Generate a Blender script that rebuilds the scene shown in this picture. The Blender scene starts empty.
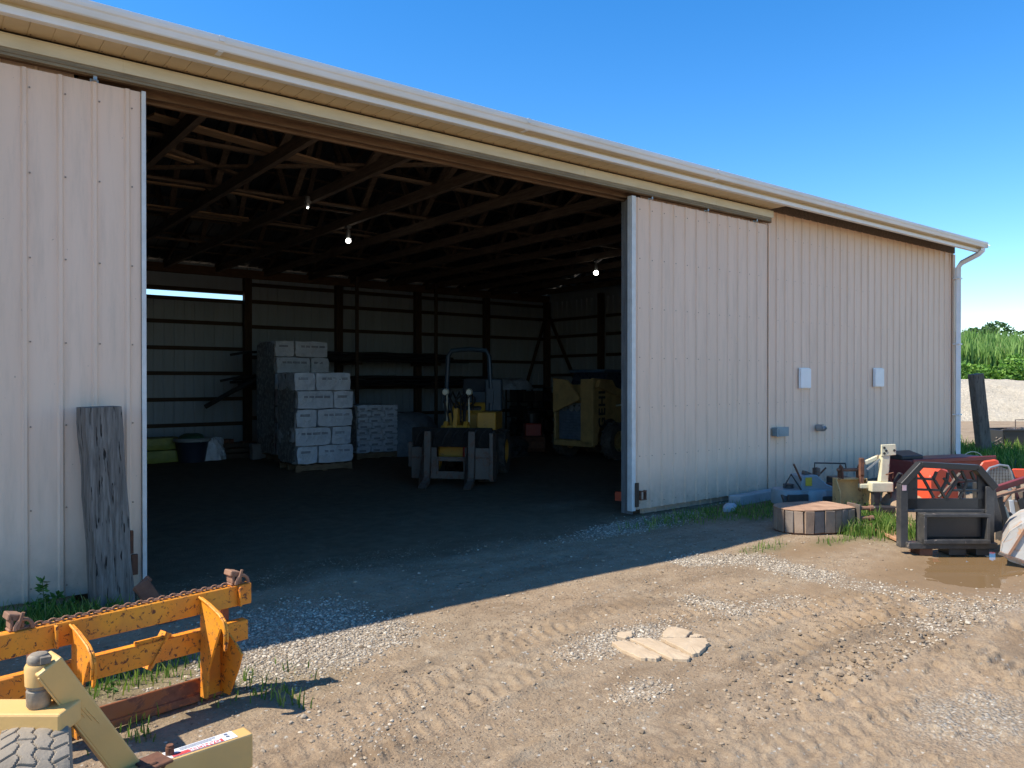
import bpy, math, random
import numpy as np
from mathutils import Vector, Matrix
random.seed(7); RNG = np.random.default_rng(7)
sc = bpy.context.scene
PI = math.pi
CAM_H, FPX, HOR = 1.7, 768.0, 380.0
CY, SY = 0.789, 0.614            # cos / sin of the camera heading (37.9 deg clockwise from +Y)

def cp(px, py, d):
    """survey helper: world point seen at a pixel at depth d (metres)"""
    r = (px - 512) / FPX * d
    return Vector((CY * r + SY * d, -SY * r + CY * d, CAM_H - (py - HOR) / FPX * d))
def gp(px, py, z=0.0):
    return cp(px, py, (CAM_H - z) * FPX / (py - HOR))

# ------------------------------------------------------------------ mesh builder
class MB:
    def __init__(s): s.v = []; s.f = []; s.m = []; s.cur = 0
    def add(s, vs, fs, mi=None):
        b = len(s.v); s.v += [tuple(v) for v in vs]
        s.f += [tuple(i + b for i in f) for f in fs]
        s.m += [s.cur if mi is None else mi] * len(fs)
    def box(s, c, d, R=None, mi=None):
        c = Vector(c); hx, hy, hz = d[0] / 2, d[1] / 2, d[2] / 2
        vs = [Vector((x, y, z)) for z in (-hz, hz) for y in (-hy, hy) for x in (-hx, hx)]
        if R is not None: vs = [R @ v for v in vs]
        s.add([c + v for v in vs], [(0,2,3,1),(4,5,7,6),(0,1,5,4),(2,6,7,3),(0,4,6,2),(1,3,7,5)], mi)
    def bb(s, x0, x1, y0, y1, z0, z1, mi=None):
        s.box(((x0+x1)/2, (y0+y1)/2, (z0+z1)/2), (abs(x1-x0), abs(y1-y0), abs(z1-z0)), None, mi)
    def beam(s, p0, p1, w, h, up=(0,0,1), mi=None):
        """bar from p0 to p1, w wide, h high (along up)"""
        p0 = Vector(p0); p1 = Vector(p1); d = (p1 - p0); L = d.length; d.normalize()
        up = Vector(up)
        if abs(d.dot(up)) > .97: up = Vector((0,1,0))
        sd = d.cross(up).normalized(); u = sd.cross(d)
        R = Matrix((d, sd, u)).transposed()
        s.box((p0 + p1) / 2, (L, w, h), R, mi)
    def tube(s, pts, r, n=8, mi=None, caps=True):
        pts = [Vector(p) for p in pts]; rings = []
        rs = r if isinstance(r, (list, tuple)) else [r] * len(pts)
        prev = None; b = []
        for i, p in enumerate(pts):
            t = (pts[min(i+1, len(pts)-1)] - pts[max(i-1, 0)]).normalized()
            if prev is None:
                a = Vector((0,0,1)) if abs(t.z) < .9 else Vector((1,0,0))
                prev = t.cross(a).normalized()
            else:
                prev = (prev - t * prev.dot(t)).normalized()
            q = t.cross(prev)
            b.append([p + (prev * math.cos(2*PI*k/n) + q * math.sin(2*PI*k/n)) * rs[i] for k in range(n)])
        vs = [v for ring in b for v in ring]; fs = []
        for i in range(len(pts) - 1):
            for k in range(n):
                fs.append((i*n+k, i*n+(k+1)%n, (i+1)*n+(k+1)%n, (i+1)*n+k))
        if caps:
            fs.append(tuple(range(n))[::-1]); fs.append(tuple((len(pts)-1)*n + k for k in range(n)))
        s.add(vs, fs, mi)
    def cyl(s, p0, p1, r, n=16, mi=None, r1=None):
        s.tube([p0, p1], [r, r if r1 is None else r1], n, mi)
    def lathe(s, prof, c, axis='z', n=24, mi=None):
        c = Vector(c); vs = []; fs = []
        for (r, h) in prof:
            for k in range(n):
                a = 2*PI*k/n; x, y = r*math.cos(a), r*math.sin(a)
                v = {'z': (x, y, h), 'x': (h, x, y), 'y': (x, h, y)}[axis]
                vs.append(c + Vector(v))
        for i in range(len(prof)-1):
            for k in range(n): fs.append((i*n+k, i*n+(k+1)%n, (i+1)*n+(k+1)%n, (i+1)*n+k))
        s.add(vs, fs, mi)
    def prism(s, outline, ext, o=(0,0,0), u=(1,0,0), w=(0,0,1), mi=None):
        """outline (a,b) in axes u,w from o, extruded by vector ext"""
        o = Vector(o); u = Vector(u); w = Vector(w); e = Vector(ext); n = len(outline)
        a = [o + u*p[0] + w*p[1] for p in outline]
        vs = a + [v + e for v in a]
        fs = [tuple(range(n)), tuple(range(2*n-1, n-1, -1))] + [(i, i+n, (i+1)%n+n, (i+1)%n) for i in range(n)]
        s.add(vs, fs, mi)
    def sphere(s, c, r, n=10, m=6, sc_=(1,1,1), mi=None):
        prof = [(max(1e-4, math.sin(PI*i/m))*r, -math.cos(PI*i/m)*r) for i in range(m+1)]
        b = MB(); b.lathe(prof, (0,0,0), 'z', n)
        s.add([Vector(c) + Vector((v[0]*sc_[0], v[1]*sc_[1], v[2]*sc_[2])) for v in b.v], b.f, mi)
    def build(s, name, mats, parent=None, world=False, smooth=False, bevel=0, recalc=True, jitter=0, seg=1):
        if not isinstance(mats, (list, tuple)): mats = [mats]
        off = Vector(parent['_loc']) if (parent is not None and world) else Vector((0,0,0))
        vs = [(v[0]-off[0], v[1]-off[1], v[2]-off[2]) for v in s.v]
        if jitter: vs = [(v[0]+random.uniform(-jitter,jitter), v[1]+random.uniform(-jitter,jitter), v[2]+random.uniform(-jitter,jitter)) for v in vs]
        me = bpy.data.meshes.new(name); me.from_pydata(vs, [], s.f)
        for m in mats: me.materials.append(m)
        me.polygons.foreach_set('material_index', s.m)
        if smooth: me.polygons.foreach_set('use_smooth', [True]*len(s.f))
        if recalc:
            import bmesh
            bm = bmesh.new(); bm.from_mesh(me); bmesh.ops.recalc_face_normals(bm, faces=bm.faces); bm.to_mesh(me); bm.free()
        me.update()
        o = bpy.data.objects.new(name, me); sc.collection.objects.link(o)
        if parent is not None: o.parent = parent
        if bevel:
            md = o.modifiers.new('bevel', 'BEVEL'); md.width = bevel; md.segments = seg; md.limit_method = 'ANGLE'; md.angle_limit = math.radians(40)
        if smooth:
            try:
                me.set_sharp_from_angle(angle=math.radians(35))
            except Exception: pass
        return o

def thing(name, label, cat, loc=(0,0,0), rz=0, group=None):
    o = bpy.data.objects.new(name, None); sc.collection.objects.link(o)
    o.empty_display_size = .1
    o.location = loc; o.rotation_euler = (0,0,rz); o['label'] = label; o['category'] = cat
    o['_loc'] = tuple(loc)
    if group: o['group'] = group
    return o
def tag(o, label=None, cat=None, group=None, kind=None):
    if label: o['label'] = label
    if cat: o['category'] = cat
    if group: o['group'] = group
    if kind: o['kind'] = kind
    return o
def single(mb, name, mats, label, cat, loc, group=None, **kw):
    """a thing that is one mesh, built in world coordinates, origin moved to loc"""
    loc = Vector(loc)
    mb.v = [tuple(Vector(v) - loc) for v in mb.v]
    o = mb.build(name, mats, None, **kw); o.location = loc
    return tag(o, label, cat, group)
def copy_thing(src, loc, rz, label=None):
    r = src.copy(); sc.collection.objects.link(r); r.location = loc; r.rotation_euler = (0,0,rz)
    r['_loc'] = tuple(loc)
    if label: r['label'] = label
    for ch in list(src.children):
        c = ch.copy(); sc.collection.objects.link(c); c.parent = r
        for g in ch.children:
            d = g.copy(); sc.collection.objects.link(d); d.parent = c
    return r
def npmesh(name, V, F, mat, tint=None, smooth=False):
    me = bpy.data.meshes.new(name); V = np.asarray(V, np.float32); F = np.asarray(F, np.int32); k = F.shape[1]
    me.vertices.add(len(V)); me.vertices.foreach_set('co', V.ravel())
    me.loops.add(F.size); me.loops.foreach_set('vertex_index', F.ravel())
    me.polygons.add(len(F)); me.polygons.foreach_set('loop_start', np.arange(0, F.size, k, dtype=np.int32))
    try: me.polygons.foreach_set('loop_total', np.full(len(F), k, np.int32))
    except Exception: pass
    me.update(calc_edges=True)
    if smooth: me.polygons.foreach_set('use_smooth', np.ones(len(F), bool))
    else: me.polygons.foreach_set('use_smooth', np.zeros(len(F), bool))
    if tint is not None:
        a = me.attributes.new('tint', 'FLOAT', 'POINT'); a.data.foreach_set('value', np.asarray(tint, np.float32))
    me.materials.append(mat); me.validate()
    o = bpy.data.objects.new(name, me); sc.collection.objects.link(o)
    return o

# ------------------------------------------------------------------ materials
def _nt(name):
    m = bpy.data.materials.new(name); m.use_nodes = True
    nt = m.node_tree; b = nt.nodes['Principled BSDF']
    return m, nt, b
def _ramp(nt, fac, stops, interp='LINEAR'):
    r = nt.nodes.new('ShaderNodeValToRGB'); r.color_ramp.interpolation = interp
    el = r.color_ramp.elements
    while len(el) < len(stops): el.new(.5)
    for e, (p, c) in zip(el, stops):
        e.position = p; e.color = (c, c, c, 1) if isinstance(c, (int, float)) else (*c, 1)
    nt.links.new(fac, r.inputs[0]); return r.outputs[0]
def _noise(nt, vec, scale, detail=5, rough=.55, dist=0):
    n = nt.nodes.new('ShaderNodeTexNoise'); n.inputs['Scale'].default_value = scale
    n.inputs['Detail'].default_value = detail; n.inputs['Roughness'].default_value = rough; n.inputs['Distortion'].default_value = dist
    nt.links.new(vec, n.inputs['Vector']); return n.outputs['Fac']
def _map(nt, sc3=(1,1,1), rot=(0,0,0)):
    t = nt.nodes.new('ShaderNodeTexCoord'); mp = nt.nodes.new('ShaderNodeMapping')
    mp.inputs['Scale'].default_value = sc3; mp.inputs['Rotation'].default_value = rot
    nt.links.new(t.outputs['Object'], mp.inputs[0]); return mp.outputs[0]
def _mix(nt, fac, a, b, typ='MIX'):
    x = nt.nodes.new('ShaderNodeMix'); x.data_type = 'RGBA'; x.blend_type = typ
    for sock, val in ((x.inputs[0], fac), (x.inputs[6], a), (x.inputs[7], b)):
        if isinstance(val, (int, float)): sock.default_value = val
        elif isinstance(val, tuple): sock.default_value = (*val, 1)
        else: nt.links.new(val, sock)
    return x.outputs[2]
def _math(nt, op, a, b=0.0, clamp=False):
    x = nt.nodes.new('ShaderNodeMath'); x.operation = op; x.use_clamp = clamp
    for i, val in enumerate((a, b)):
        if isinstance(val, (int, float)): x.inputs[i].default_value = val
        else: nt.links.new(val, x.inputs[i])
    return x.outputs[0]
def _bump(nt, b, h, strength, dist=.01):
    n = nt.nodes.new('ShaderNodeBump'); n.inputs['Strength'].default_value = strength; n.inputs['Distance'].default_value = dist
    nt.links.new(h, n.inputs['Height']); nt.links.new(n.outputs[0], b.inputs['Normal'])

def M(name, c1, c2=None, scale=6, rough=.6, metal=0, bump=.15, bscale=60, st=(1,1,1), spec=.5, bd=.005, rv=.1):
    m, nt, b = _nt(name); vec = _map(nt, st)
    c2 = c2 or tuple(x * .8 for x in c1)
    n = _noise(nt, vec, scale, 6, .6)
    nt.links.new(_ramp(nt, n, [(.32, c1), (.68, c2)]), b.inputs['Base Color'])
    nt.links.new(_ramp(nt, _noise(nt, vec, scale*2.3, 4), [(.3, max(0, rough-rv)), (.7, min(1, rough+rv))]), b.inputs['Roughness'])
    b.inputs['Metallic'].default_value = metal; b.inputs['Specular IOR Level'].default_value = spec
    if bump: _bump(nt, b, _noise(nt, vec, bscale, 5), bump, bd)
    return m
def MP(name, paint, rust=(.13,.055,.03), amt=.5, scale=9, rough=.45, dirt=(.2,.15,.1), damt=.35, st=(1,1,1), p2=None):
    """painted steel, chipped to rust and dusty"""
    m, nt, b = _nt(name); vec = _map(nt, st)
    p2 = p2 or tuple(x*.82 for x in paint)
    base = _ramp(nt, _noise(nt, vec, 3.0, 4), [(.35, paint), (.65, p2)])
    d = _ramp(nt, _noise(nt, vec, 5.5, 8, .7), [(.45, 0.0), (.75, damt)])
    col = _mix(nt, d, base, dirt)
    chip = _ramp(nt, _noise(nt, vec, scale, 10, .72, .6), [(amt-.015, 1.0), (amt+.02, 0.0)])
    rc = _ramp(nt, _noise(nt, vec, scale*4, 5), [(.3, rust), (.7, tuple(x*1.9 for x in rust))])
    nt.links.new(_mix(nt, chip, col, rc), b.inputs['Base Color'])
    nt.links.new(_math(nt, 'ADD', rough, _math(nt, 'MULTIPLY', _math(nt, 'MAXIMUM', chip, d), .45), True), b.inputs['Roughness'])
    _bump(nt, b, _math(nt, 'SUBTRACT', _math(nt,'MULTIPLY',_noise(nt, vec, 70, 5),.4), _math(nt,'MULTIPLY',chip,.3)), .35, .004)
    return m
def MWOOD(name, c1, c2, st=(12,12,1.2), rough=.85, bump=.6, crack=True, scale=3.0):
    """weathered or sawn wood, grain along the axis with the smallest stretch"""
    m, nt, b = _nt(name); vec = _map(nt, st)
    g = _noise(nt, vec, scale, 8, .65, .4)
    col = _ramp(nt, g, [(.28, c2), (.5, tuple((a+c)/2 for a, c in zip(c1, c2))), (.7, c1)])
    if crack:
        v2 = _map(nt, tuple(s*1.6 for s in st))
        k = _ramp(nt, _noise(nt, v2, scale, 3, .5, .2), [(.345, 1.0), (.375, 0.0)])
        col = _mix(nt, k, col, tuple(x*.3 for x in c2))
        h = _math(nt, 'SUBTRACT', g, k)
    else: h = g
    nt.links.new(col, b.inputs['Base Color']); b.inputs['Roughness'].default_value = rough
    b.inputs['Specular IOR Level'].default_value = .25
    _bump(nt, b, h, bump, .006)
    return m
def MEMIT(name, c, s):
    m, nt, b = _nt(name); b.inputs['Base Color'].default_value = (*c, 1)
    b.inputs['Emission Color'].default_value = (*c, 1); b.inputs['Emission Strength'].default_value = s
    return m
def MTINT(name, stops, rough=.9, trans=0, bump=0, noise=None):
    """colour driven by the per-stone / per-leaf 'tint' value stored on the mesh"""
    m, nt, b = _nt(name)
    a = nt.nodes.new('ShaderNodeAttribute'); a.attribute_name = 'tint'
    col = _ramp(nt, a.outputs['Fac'], stops)
    nt.links.new(col, b.inputs['Base Color']); b.inputs['Roughness'].default_value = rough
    b.inputs['Specular IOR Level'].default_value = .3
    if trans:
        out = nt.nodes['Material Output']
        tr = nt.nodes.new('ShaderNodeBsdfTranslucent'); nt.links.new(_mix(nt, 1.0, col, (1.0,1.15,.55), 'MULTIPLY'), tr.inputs[0])
        ms = nt.nodes.new('ShaderNodeMixShader'); ms.inputs[0].default_value = trans
        nt.links.new(b.outputs[0], ms.inputs[1]); nt.links.new(tr.outputs[0], ms.inputs[2]); nt.links.new(ms.outputs[0], out.inputs[0])
    return m

def panel_mat(name, c1, c2, dirt=(.30,.25,.19)):
    """painted steel siding: faint panel-to-panel change, dust and splash dirt low down, a few scuffs"""
    m, nt, b = _nt(name)
    g = nt.nodes.new('ShaderNodeNewGeometry'); sep = nt.nodes.new('ShaderNodeSeparateXYZ'); nt.links.new(g.outputs['Position'], sep.inputs[0])
    vec = g.outputs['Position']
    mp = nt.nodes.new('ShaderNodeMapping'); mp.inputs['Scale'].default_value = (2.2, 1, .25); nt.links.new(vec, mp.inputs[0])
    base = _ramp(nt, _noise(nt, mp.outputs[0], 1.6, 5), [(.3, c1), (.7, c2)])
    mp2 = nt.nodes.new('ShaderNodeMapping'); mp2.inputs['Scale'].default_value = (9, 9, .9); nt.links.new(vec, mp2.inputs[0])
    streak = _ramp(nt, _noise(nt, mp2.outputs[0], 1.5, 8, .7), [(.48, 0.0), (.76, .26)])
    low = _math(nt, 'MULTIPLY', _ramp(nt, _math(nt, 'MULTIPLY', sep.outputs[2], .8), [(.0, .95), (.5, 0.0)]), _ramp(nt, _noise(nt, vec, 5, 8, .7), [(.25, .25), (.7, 1.0)]))
    col = _mix(nt, _math(nt, 'MAXIMUM', streak, low), base, dirt)
    sp = _ramp(nt, _noise(nt, vec, 30, 3, .5), [(.745, 0.0), (.77, .6)])
    col = _mix(nt, sp, col, (.12,.09,.07))
    nt.links.new(col, b.inputs['Base Color']); b.inputs['Roughness'].default_value = .5; b.inputs['Specular IOR Level'].default_value = .4
    mp3 = nt.nodes.new('ShaderNodeMapping'); mp3.inputs['Scale'].default_value = (3, 3, .6); nt.links.new(vec, mp3.inputs[0])
    _bump(nt, b, _noise(nt, mp3.outputs[0], 1.4, 3), .4, .04)
    return m

m_panel = panel_mat('siding', (.82,.60,.445), (.775,.565,.415))
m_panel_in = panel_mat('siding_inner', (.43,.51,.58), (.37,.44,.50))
m_tie = MWOOD('tie_wood', (.22,.16,.115), (.12,.085,.06), st=(1,10,10), crack=False)
m_screw = M('screw', (.30,.22,.17), rough=.5, metal=.3, bump=0)
m_white = M('white_trim', (.84,.84,.83), (.76,.76,.74), scale=4, rough=.4, bump=.05)
m_bluewhite = M('dusty_white_trim', (.70,.70,.67), (.58,.57,.53), scale=7, rough=.45, bump=.05)
m_cream = M('cream_trim', (.70,.63,.46), (.58,.51,.35), scale=3, rough=.45, bump=.05, st=(.6,1,3))
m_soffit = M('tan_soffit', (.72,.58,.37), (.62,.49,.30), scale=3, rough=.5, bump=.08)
m_track = M('grey_track', (.30,.25,.165), (.17,.135,.09), scale=3, rough=.7, metal=.0, bump=.3, st=(1,6,6))
m_header = MWOOD('header_wood', (.22,.135,.08), (.10,.06,.038), st=(1.2,12,12), crack=False)
m_beamY = MWOOD('truss_wood', (.19,.142,.108), (.085,.064,.05), st=(10,1,10), crack=False)
m_postw = MWOOD('post_wood', (.13,.085,.055), (.05,.032,.022), st=(10,10,1), crack=False)
m_girt = MWOOD('girt_wood', (.12,.085,.062), (.06,.042,.032), st=(1,10,10), crack=False)
m_board = MWOOD('pale_board', (.42,.28,.17), (.26,.16,.09), st=(1.5,9,9), crack=False)
m_old = MWOOD('weathered_timber', (.27,.235,.20), (.07,.058,.048), st=(14,14,1.0), crack=True, bump=1.0, scale=2.6)
m_oldred = MWOOD('weathered_side', (.16,.135,.12), (.07,.055,.05), st=(14,14,1.0), crack=True, bump=.9)
m_jamb = MWOOD('grey_jamb', (.24,.24,.235), (.13,.125,.12), st=(10,10,1), crack=False)
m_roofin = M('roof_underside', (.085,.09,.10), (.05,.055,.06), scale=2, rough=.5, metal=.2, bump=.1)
m_roof = M('roof_steel', (.62,.60,.55), (.52,.50,.46), scale=2, rough=.4, bump=.05)
m_galv = M('galvanised', (.40,.42,.43), (.28,.30,.31), scale=14, rough=.4, metal=.6, bump=.1)
m_black = M('black_paint', (.018,.018,.02), (.04,.038,.036), scale=7, rough=.45, bump=.2)
m_rubber = M('tyre_rubber', (.05,.047,.044), (.13,.11,.09), scale=10, rough=.85, bump=.4)
m_bluegrey = M('blue_grey_box', (.23,.31,.33), (.18,.25,.27), rough=.5, bump=.05)
m_rust = M('rust', (.20,.085,.045), (.10,.045,.03), scale=12, rough=.9, bump=.6, bscale=50)
m_rustpale = M('pale_rust', (.31,.165,.10), (.17,.09,.06), scale=7, rough=.9, bump=.5, bscale=40)
m_conc = M('concrete', (.36,.36,.35), (.26,.26,.25), scale=5, rough=.9, bump=.5, bscale=35)
# ------------------------------------------------------------------ the barn
XL, XR = -4.6, 16.38
YF, YB = 6.70, 19.20              # outer faces of the front and back siding
PITCH = .2286
barn = thing('pole_barn', 'long tan ribbed steel pole barn with one wide bay standing open', 'barn', (6.0, 12.9, 0))
def B(mb, name, mats, **kw): return mb.build(name, mats, barn, world=True, **kw)

def sheet(mb, a0, a1, z0, z1, const, side, axis='x', screws=(), first=None, rib=.017, inner=0):
    """ribbed siding: runs along axis between a0 and a1; side = sign of the outward direction of the other axis"""
    prof = [(a0, 0)]
    c = a0 + .06 if first is None else first
    ribs = []
    while c < a1 - .03:
        prof += [(c-.024, 0), (c-.011, rib), (c+.011, rib), (c+.024, 0)]; ribs.append(c)
        c += PITCH
    prof.append((a1, 0))
    t = .0012
    out = []
    for (a, h) in prof:
        o = const + side*h; i = const + side*(h - t)
        if axis == 'x': out.append(((a, o), (a, i)))
        else: out.append(((o, a), (i, a)))
    n = len(out); vs = []
    for z in (z0, z1):
        for o_, i_ in out: vs.append((o_[0], o_[1], z)); vs.append((i_[0], i_[1], z))
    fs = []
    N = 2*n
    for k in range(n-1):
        a, b_ = 2*k, 2*k+2
        fs += [(a, b_, b_+N, a+N), (a+1, a+1+N, b_+1+N, b_+1), (a, a+1, b_+1, b_), (a+N, b_+N, b_+1+N, a+1+N)]
    fs += [(0, N, N+1, 1), (2*n-2, 2*n-1, 2*n-1+N, 2*n-2+N)]
    b0 = len(mb.m); mb.add(vs, fs, 0)
    if inner:
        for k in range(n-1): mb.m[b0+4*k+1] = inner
    for z in screws:
        for c in ribs:
            q = c + .034
            if q > a1 - .02: continue
            zz = z + random.uniform(-.006, .006); r = .0065
            if axis == 'x': mb.cyl((q, const, zz), (q, const + side*.007, zz), r, 6, 1)
            else: mb.cyl((const, q, zz), (const + side*.007, q, zz), r, 6, 1)

SCR = [.16, .74, 1.36, 1.98, 2.60, 3.22, 3.84]
# fixed front siding, right of the bay and left of it
w = MB(); sheet(w, 9.98, XR-.01, -.05, 4.22, YF, -1, screws=SCR); sheet(w, 7.28, 9.98, -.05, 4.22, YF+.004, -1)
B(w, 'front_wall', [m_panel, m_screw])
w = MB(); sheet(w, XL, .97, -.05, 4.22, YF, -1); B(w, 'front_wall', [m_panel, m_screw])
w = MB()
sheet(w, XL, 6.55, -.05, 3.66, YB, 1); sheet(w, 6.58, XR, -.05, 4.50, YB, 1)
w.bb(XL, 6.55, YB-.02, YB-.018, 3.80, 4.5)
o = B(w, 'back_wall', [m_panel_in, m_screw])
w = MB(); sheet(w, YF+.01, YB-.01, -.05, 4.22, XR, 1, 'y', inner=2)
# gable triangle above
for (sx, x) in ((1, XR),): w.prism([(YF, 4.21), (YB, 4.21), (YB, 4.48), ((YF+YB)/2, 6.54), (YF, 4.48)], (.002,0,0), (x,0,0), (0,1,0), (0,0,1), mi=2)
B(w, 'end_wall', [m_panel, m_screw, m_panel_in])
w = MB(); sheet(w, XR-1, XR-.9, 0, .01, 0, 1) if False else None
w = MB(); sheet(w, YF+.01, YB-.01, -.05, 4.22, XL, -1, 'y', inner=2); w.prism([(YF, 4.21), (YB, 4.21), (YB, 4.48), ((YF+YB)/2, 6.54), (YF, 4.48)], (.002,0,0), (XL,0,0), (0,1,0), (0,0,1), mi=2)
B(w, 'end_wall', [m_panel, m_screw, m_panel_in])

# posts
px_ = [16.28 - 2.44*k for k in range(9)]
for x in px_:
    w = MB(); w.bb(x-.09, x+.09, YB-.22, YB-.05, 0, 4.22); B(w, 'post', m_postw, bevel=.006)
    if x > 9.5 or x < 1.2:
        w = MB(); w.bb(x-.09, x+.09, YF+.05, YF+.2, 0, 4.22); B(w, 'post', m_postw, bevel=.006)
for y in (9.2, 11.6, 14.0, 16.5):
    for x in (XR-.17, XL+.17):
        w = MB(); w.bb(x-.08, x+.08, y-.08, y+.08, 0, 4.3); B(w, 'post', m_postw, bevel=.006)
# bay jambs: doubled posts with a grey board on the opening side
for (x0, x1, xb) in ((7.165, 7.33, 7.14), (.98, 1.14, 1.165)):
    w = MB(); w.bb(x0, x1, YF+.03, YF+.19, 0, 4.0); B(w, 'post', m_postw, bevel=.005)
    w = MB(); w.bb(min(xb, xb+.02), max(xb, xb+.02), YF+.012, YF+.2, 0, 3.99); B(w, 'jamb', m_jamb, bevel=.003)
# header over the bay
w = MB(); w.bb(1.0, 7.3, YF+.045, YF+.085, 3.99, 4.24); B(w, 'header', m_header, bevel=.004)
w = MB(); w.bb(1.0, 7.3, YF+.13, YF+.17, 3.97, 4.24); B(w, 'header', m_header, bevel=.004)
w = MB(); w.bb(XL+.1, 10.0, YF-.095, YF-.045, 4.02, 4.16); B(w, 'track_board', m_header, bevel=.004)
# girts
rows = [.63, 1.24, 1.86, 2.46, 3.08, 3.63]
edges = sorted(px_ + [XL])
for i in range(len(edges)-1):
    a, b_ = edges[i]+.09, edges[i+1]-.09
    if b_ < 1.2: continue
    for k, z in enumerate((rows if b_ < 6.6 else [.75, 1.50, 2.27, 3.03, 3.66]) + [4.08]):
        if z > 4 and b_ < 6.6: z = 3.86
        w = MB(); w.bb(a, b_, YB-.075, YB-.03, z-.045, z+.045); B(w, 'girt', m_girt)
        if a > 9.8 and z < 4:
            w = MB(); w.bb(a, b_, YF+.018, YF+.055, z-.045, z+.045); B(w, 'girt', m_girt)
ey = [YF+.05, 9.2, 11.6, 14.0, 16.5, YB-.05]
for i in range(5):
    for z in rows:
        w = MB(); w.bb(XR-.06, XR-.02, ey[i]+.09, ey[i+1]-.09, z-.045, z+.045); B(w, 'girt', m_girt)
# plates at the eaves
w = MB(); w.bb(XL, XR-.03, YB-.19, YB-.08, 4.22, 4.42); B(w, 'eave_plate', m_header)
w = MB(); w.bb(XL, XR-.03, YF+.05, YF+.13, 4.245, 4.30); B(w, 'eave_plate', m_header)
# knee braces in the far corner
w = MB(); w.beam((16.2, YB-.28, 4.0), (15.1, YB-.28, 1.0), .04, .11, (0,1,0)); B(w, 'knee_brace', m_postw)
w = MB(); w.beam((XR-.28, YB-.3, 4.0), (XR-.28, YB-2.1, 1.0), .04, .11, (1,0,0)); B(w, 'knee_brace', m_postw)

# trusses, 1.185 m apart
SL = .33
yc = (YF+YB)/2
def topz(y): return 4.44 + (min(y, 2*yc-y) - YF) * SL
def truss(x, split):
    w = MB()
    w.bb(x-.038, x+.038, YF+.06, YB-.08, 4.30, 4.44)
    T = B(w, 'truss', m_beamY)
    w = MB(); w.beam((x, YF-.28, topz(YF-.28)-.03), (x, yc, topz(yc)-.03), .038, .13)
    c = w.build('top_chord', m_beamY, T); c.location = -Vector(barn['_loc'])
    w = MB(); w.beam((x, YB+.28, topz(YB+.28)-.03), (x, yc, topz(yc)-.03), .038, .13)
    c = w.build('top_chord', m_beamY, T); c.location = -Vector(barn['_loc'])
    L = YB - YF
    tn = [.12, .30, .5, .70, .88]; bn = [.21, .40, .60, .79]
    seq = []
    for i in range(4): seq += [(tn[i], bn[i]), (tn[i+1], bn[i])]
    w = MB()
    for k, (t, b_) in enumerate(seq):
        if split: w = MB()
        yt, yb_ = YF+t*L, YF+b_*L
        w.beam((x+.062, yt, topz(yt)-.06), (x+.062, yb_, 4.36), .045, .09, (1,0,0))
        if split or k == 7:
            c = w.build('web', m_beamY, T); c.location = -Vector(barn['_loc'])
    return T
for k in range(18):
    x = 2.26 + 1.175*(k-5)
    if x < XR-.1 and x > XL: truss(x, x > 1.5)
# roof: sheets on purlins
for s_ in (0, 1):
    for i in range(10):
        y = YF - .12 + i*.70
        if s_: y = 2*yc - y
        z = topz(y) + .055
        w = MB(); w.box(((XL+XR)/2, y, z), (XR-XL+.1, .085, .038)); B(w, 'purlin', m_beamY)
for s_ in (0, 1):
    y0 = YF-.50; w = MB(); n = 0
    xs = []; x = XL-.25
    while x < XR+.28:
        xs += [(x, 0), (x+.19, 0), (x+.203, .019), (x+.216, .019)]; x += PITCH
    za, zb = topz(YF) - .50*SL + .077, topz(yc)+.077
    ya, yb_ = (y0, yc) if not s_ else (2*yc-y0, yc)
    vs = [(x, ya, za+h) for x, h in xs] + [(x, yb_, zb+h) for x, h in xs] + [(x, ya, za+h+.002) for x, h in xs] + [(x, yb_, zb+h+.002) for x, h in xs]
    N = len(xs); fs = []; 
    for i in range(N-1):
        fs += [(i, i+1, i+1+N, i+N), (i+2*N, i+3*N, i+1+3*N, i+1+2*N), (i, i+2*N, i+1+2*N, i+1)]
    w.add(vs, fs, 0)
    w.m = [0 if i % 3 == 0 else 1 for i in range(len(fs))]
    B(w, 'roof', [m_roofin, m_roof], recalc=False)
# fascia with a white lip, gutter, soffit
w = MB(); w.bb(XL-.2, XR+.09, 6.255, 6.28, 4.205, 4.37); B(w, 'fascia', m_cream)
w = MB(); w.bb(XL-.2, XR+.10, 6.240, 6.252, 4.198, 4.250); w.bb(XL-.2, XR+.10, 6.252, 6.30, 4.196, 4.203); B(w, 'fascia_trim', m_white, bevel=.002)
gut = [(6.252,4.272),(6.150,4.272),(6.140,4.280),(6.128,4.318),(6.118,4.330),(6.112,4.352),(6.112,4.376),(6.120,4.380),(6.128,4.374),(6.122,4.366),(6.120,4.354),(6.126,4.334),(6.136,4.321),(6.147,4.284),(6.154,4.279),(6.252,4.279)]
w = MB(); w.prism(gut, (XR+.12-(XL-.2),0,0), (XL-.2,0,0), (0,1,0), (0,0,1)); w.m[2] = 1  # underside face coloured tan, standing in for warm light bounced off the ground
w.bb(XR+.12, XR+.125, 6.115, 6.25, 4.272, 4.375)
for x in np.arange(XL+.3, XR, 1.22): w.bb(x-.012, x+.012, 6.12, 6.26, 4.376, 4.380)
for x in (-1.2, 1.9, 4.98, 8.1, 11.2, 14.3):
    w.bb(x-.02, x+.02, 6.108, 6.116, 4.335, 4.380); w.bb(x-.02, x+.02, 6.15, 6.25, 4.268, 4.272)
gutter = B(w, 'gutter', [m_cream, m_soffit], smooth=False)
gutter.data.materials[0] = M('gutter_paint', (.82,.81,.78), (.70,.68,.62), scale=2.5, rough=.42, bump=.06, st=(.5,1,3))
w = MB(); x = XL
random.seed(3)
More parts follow.
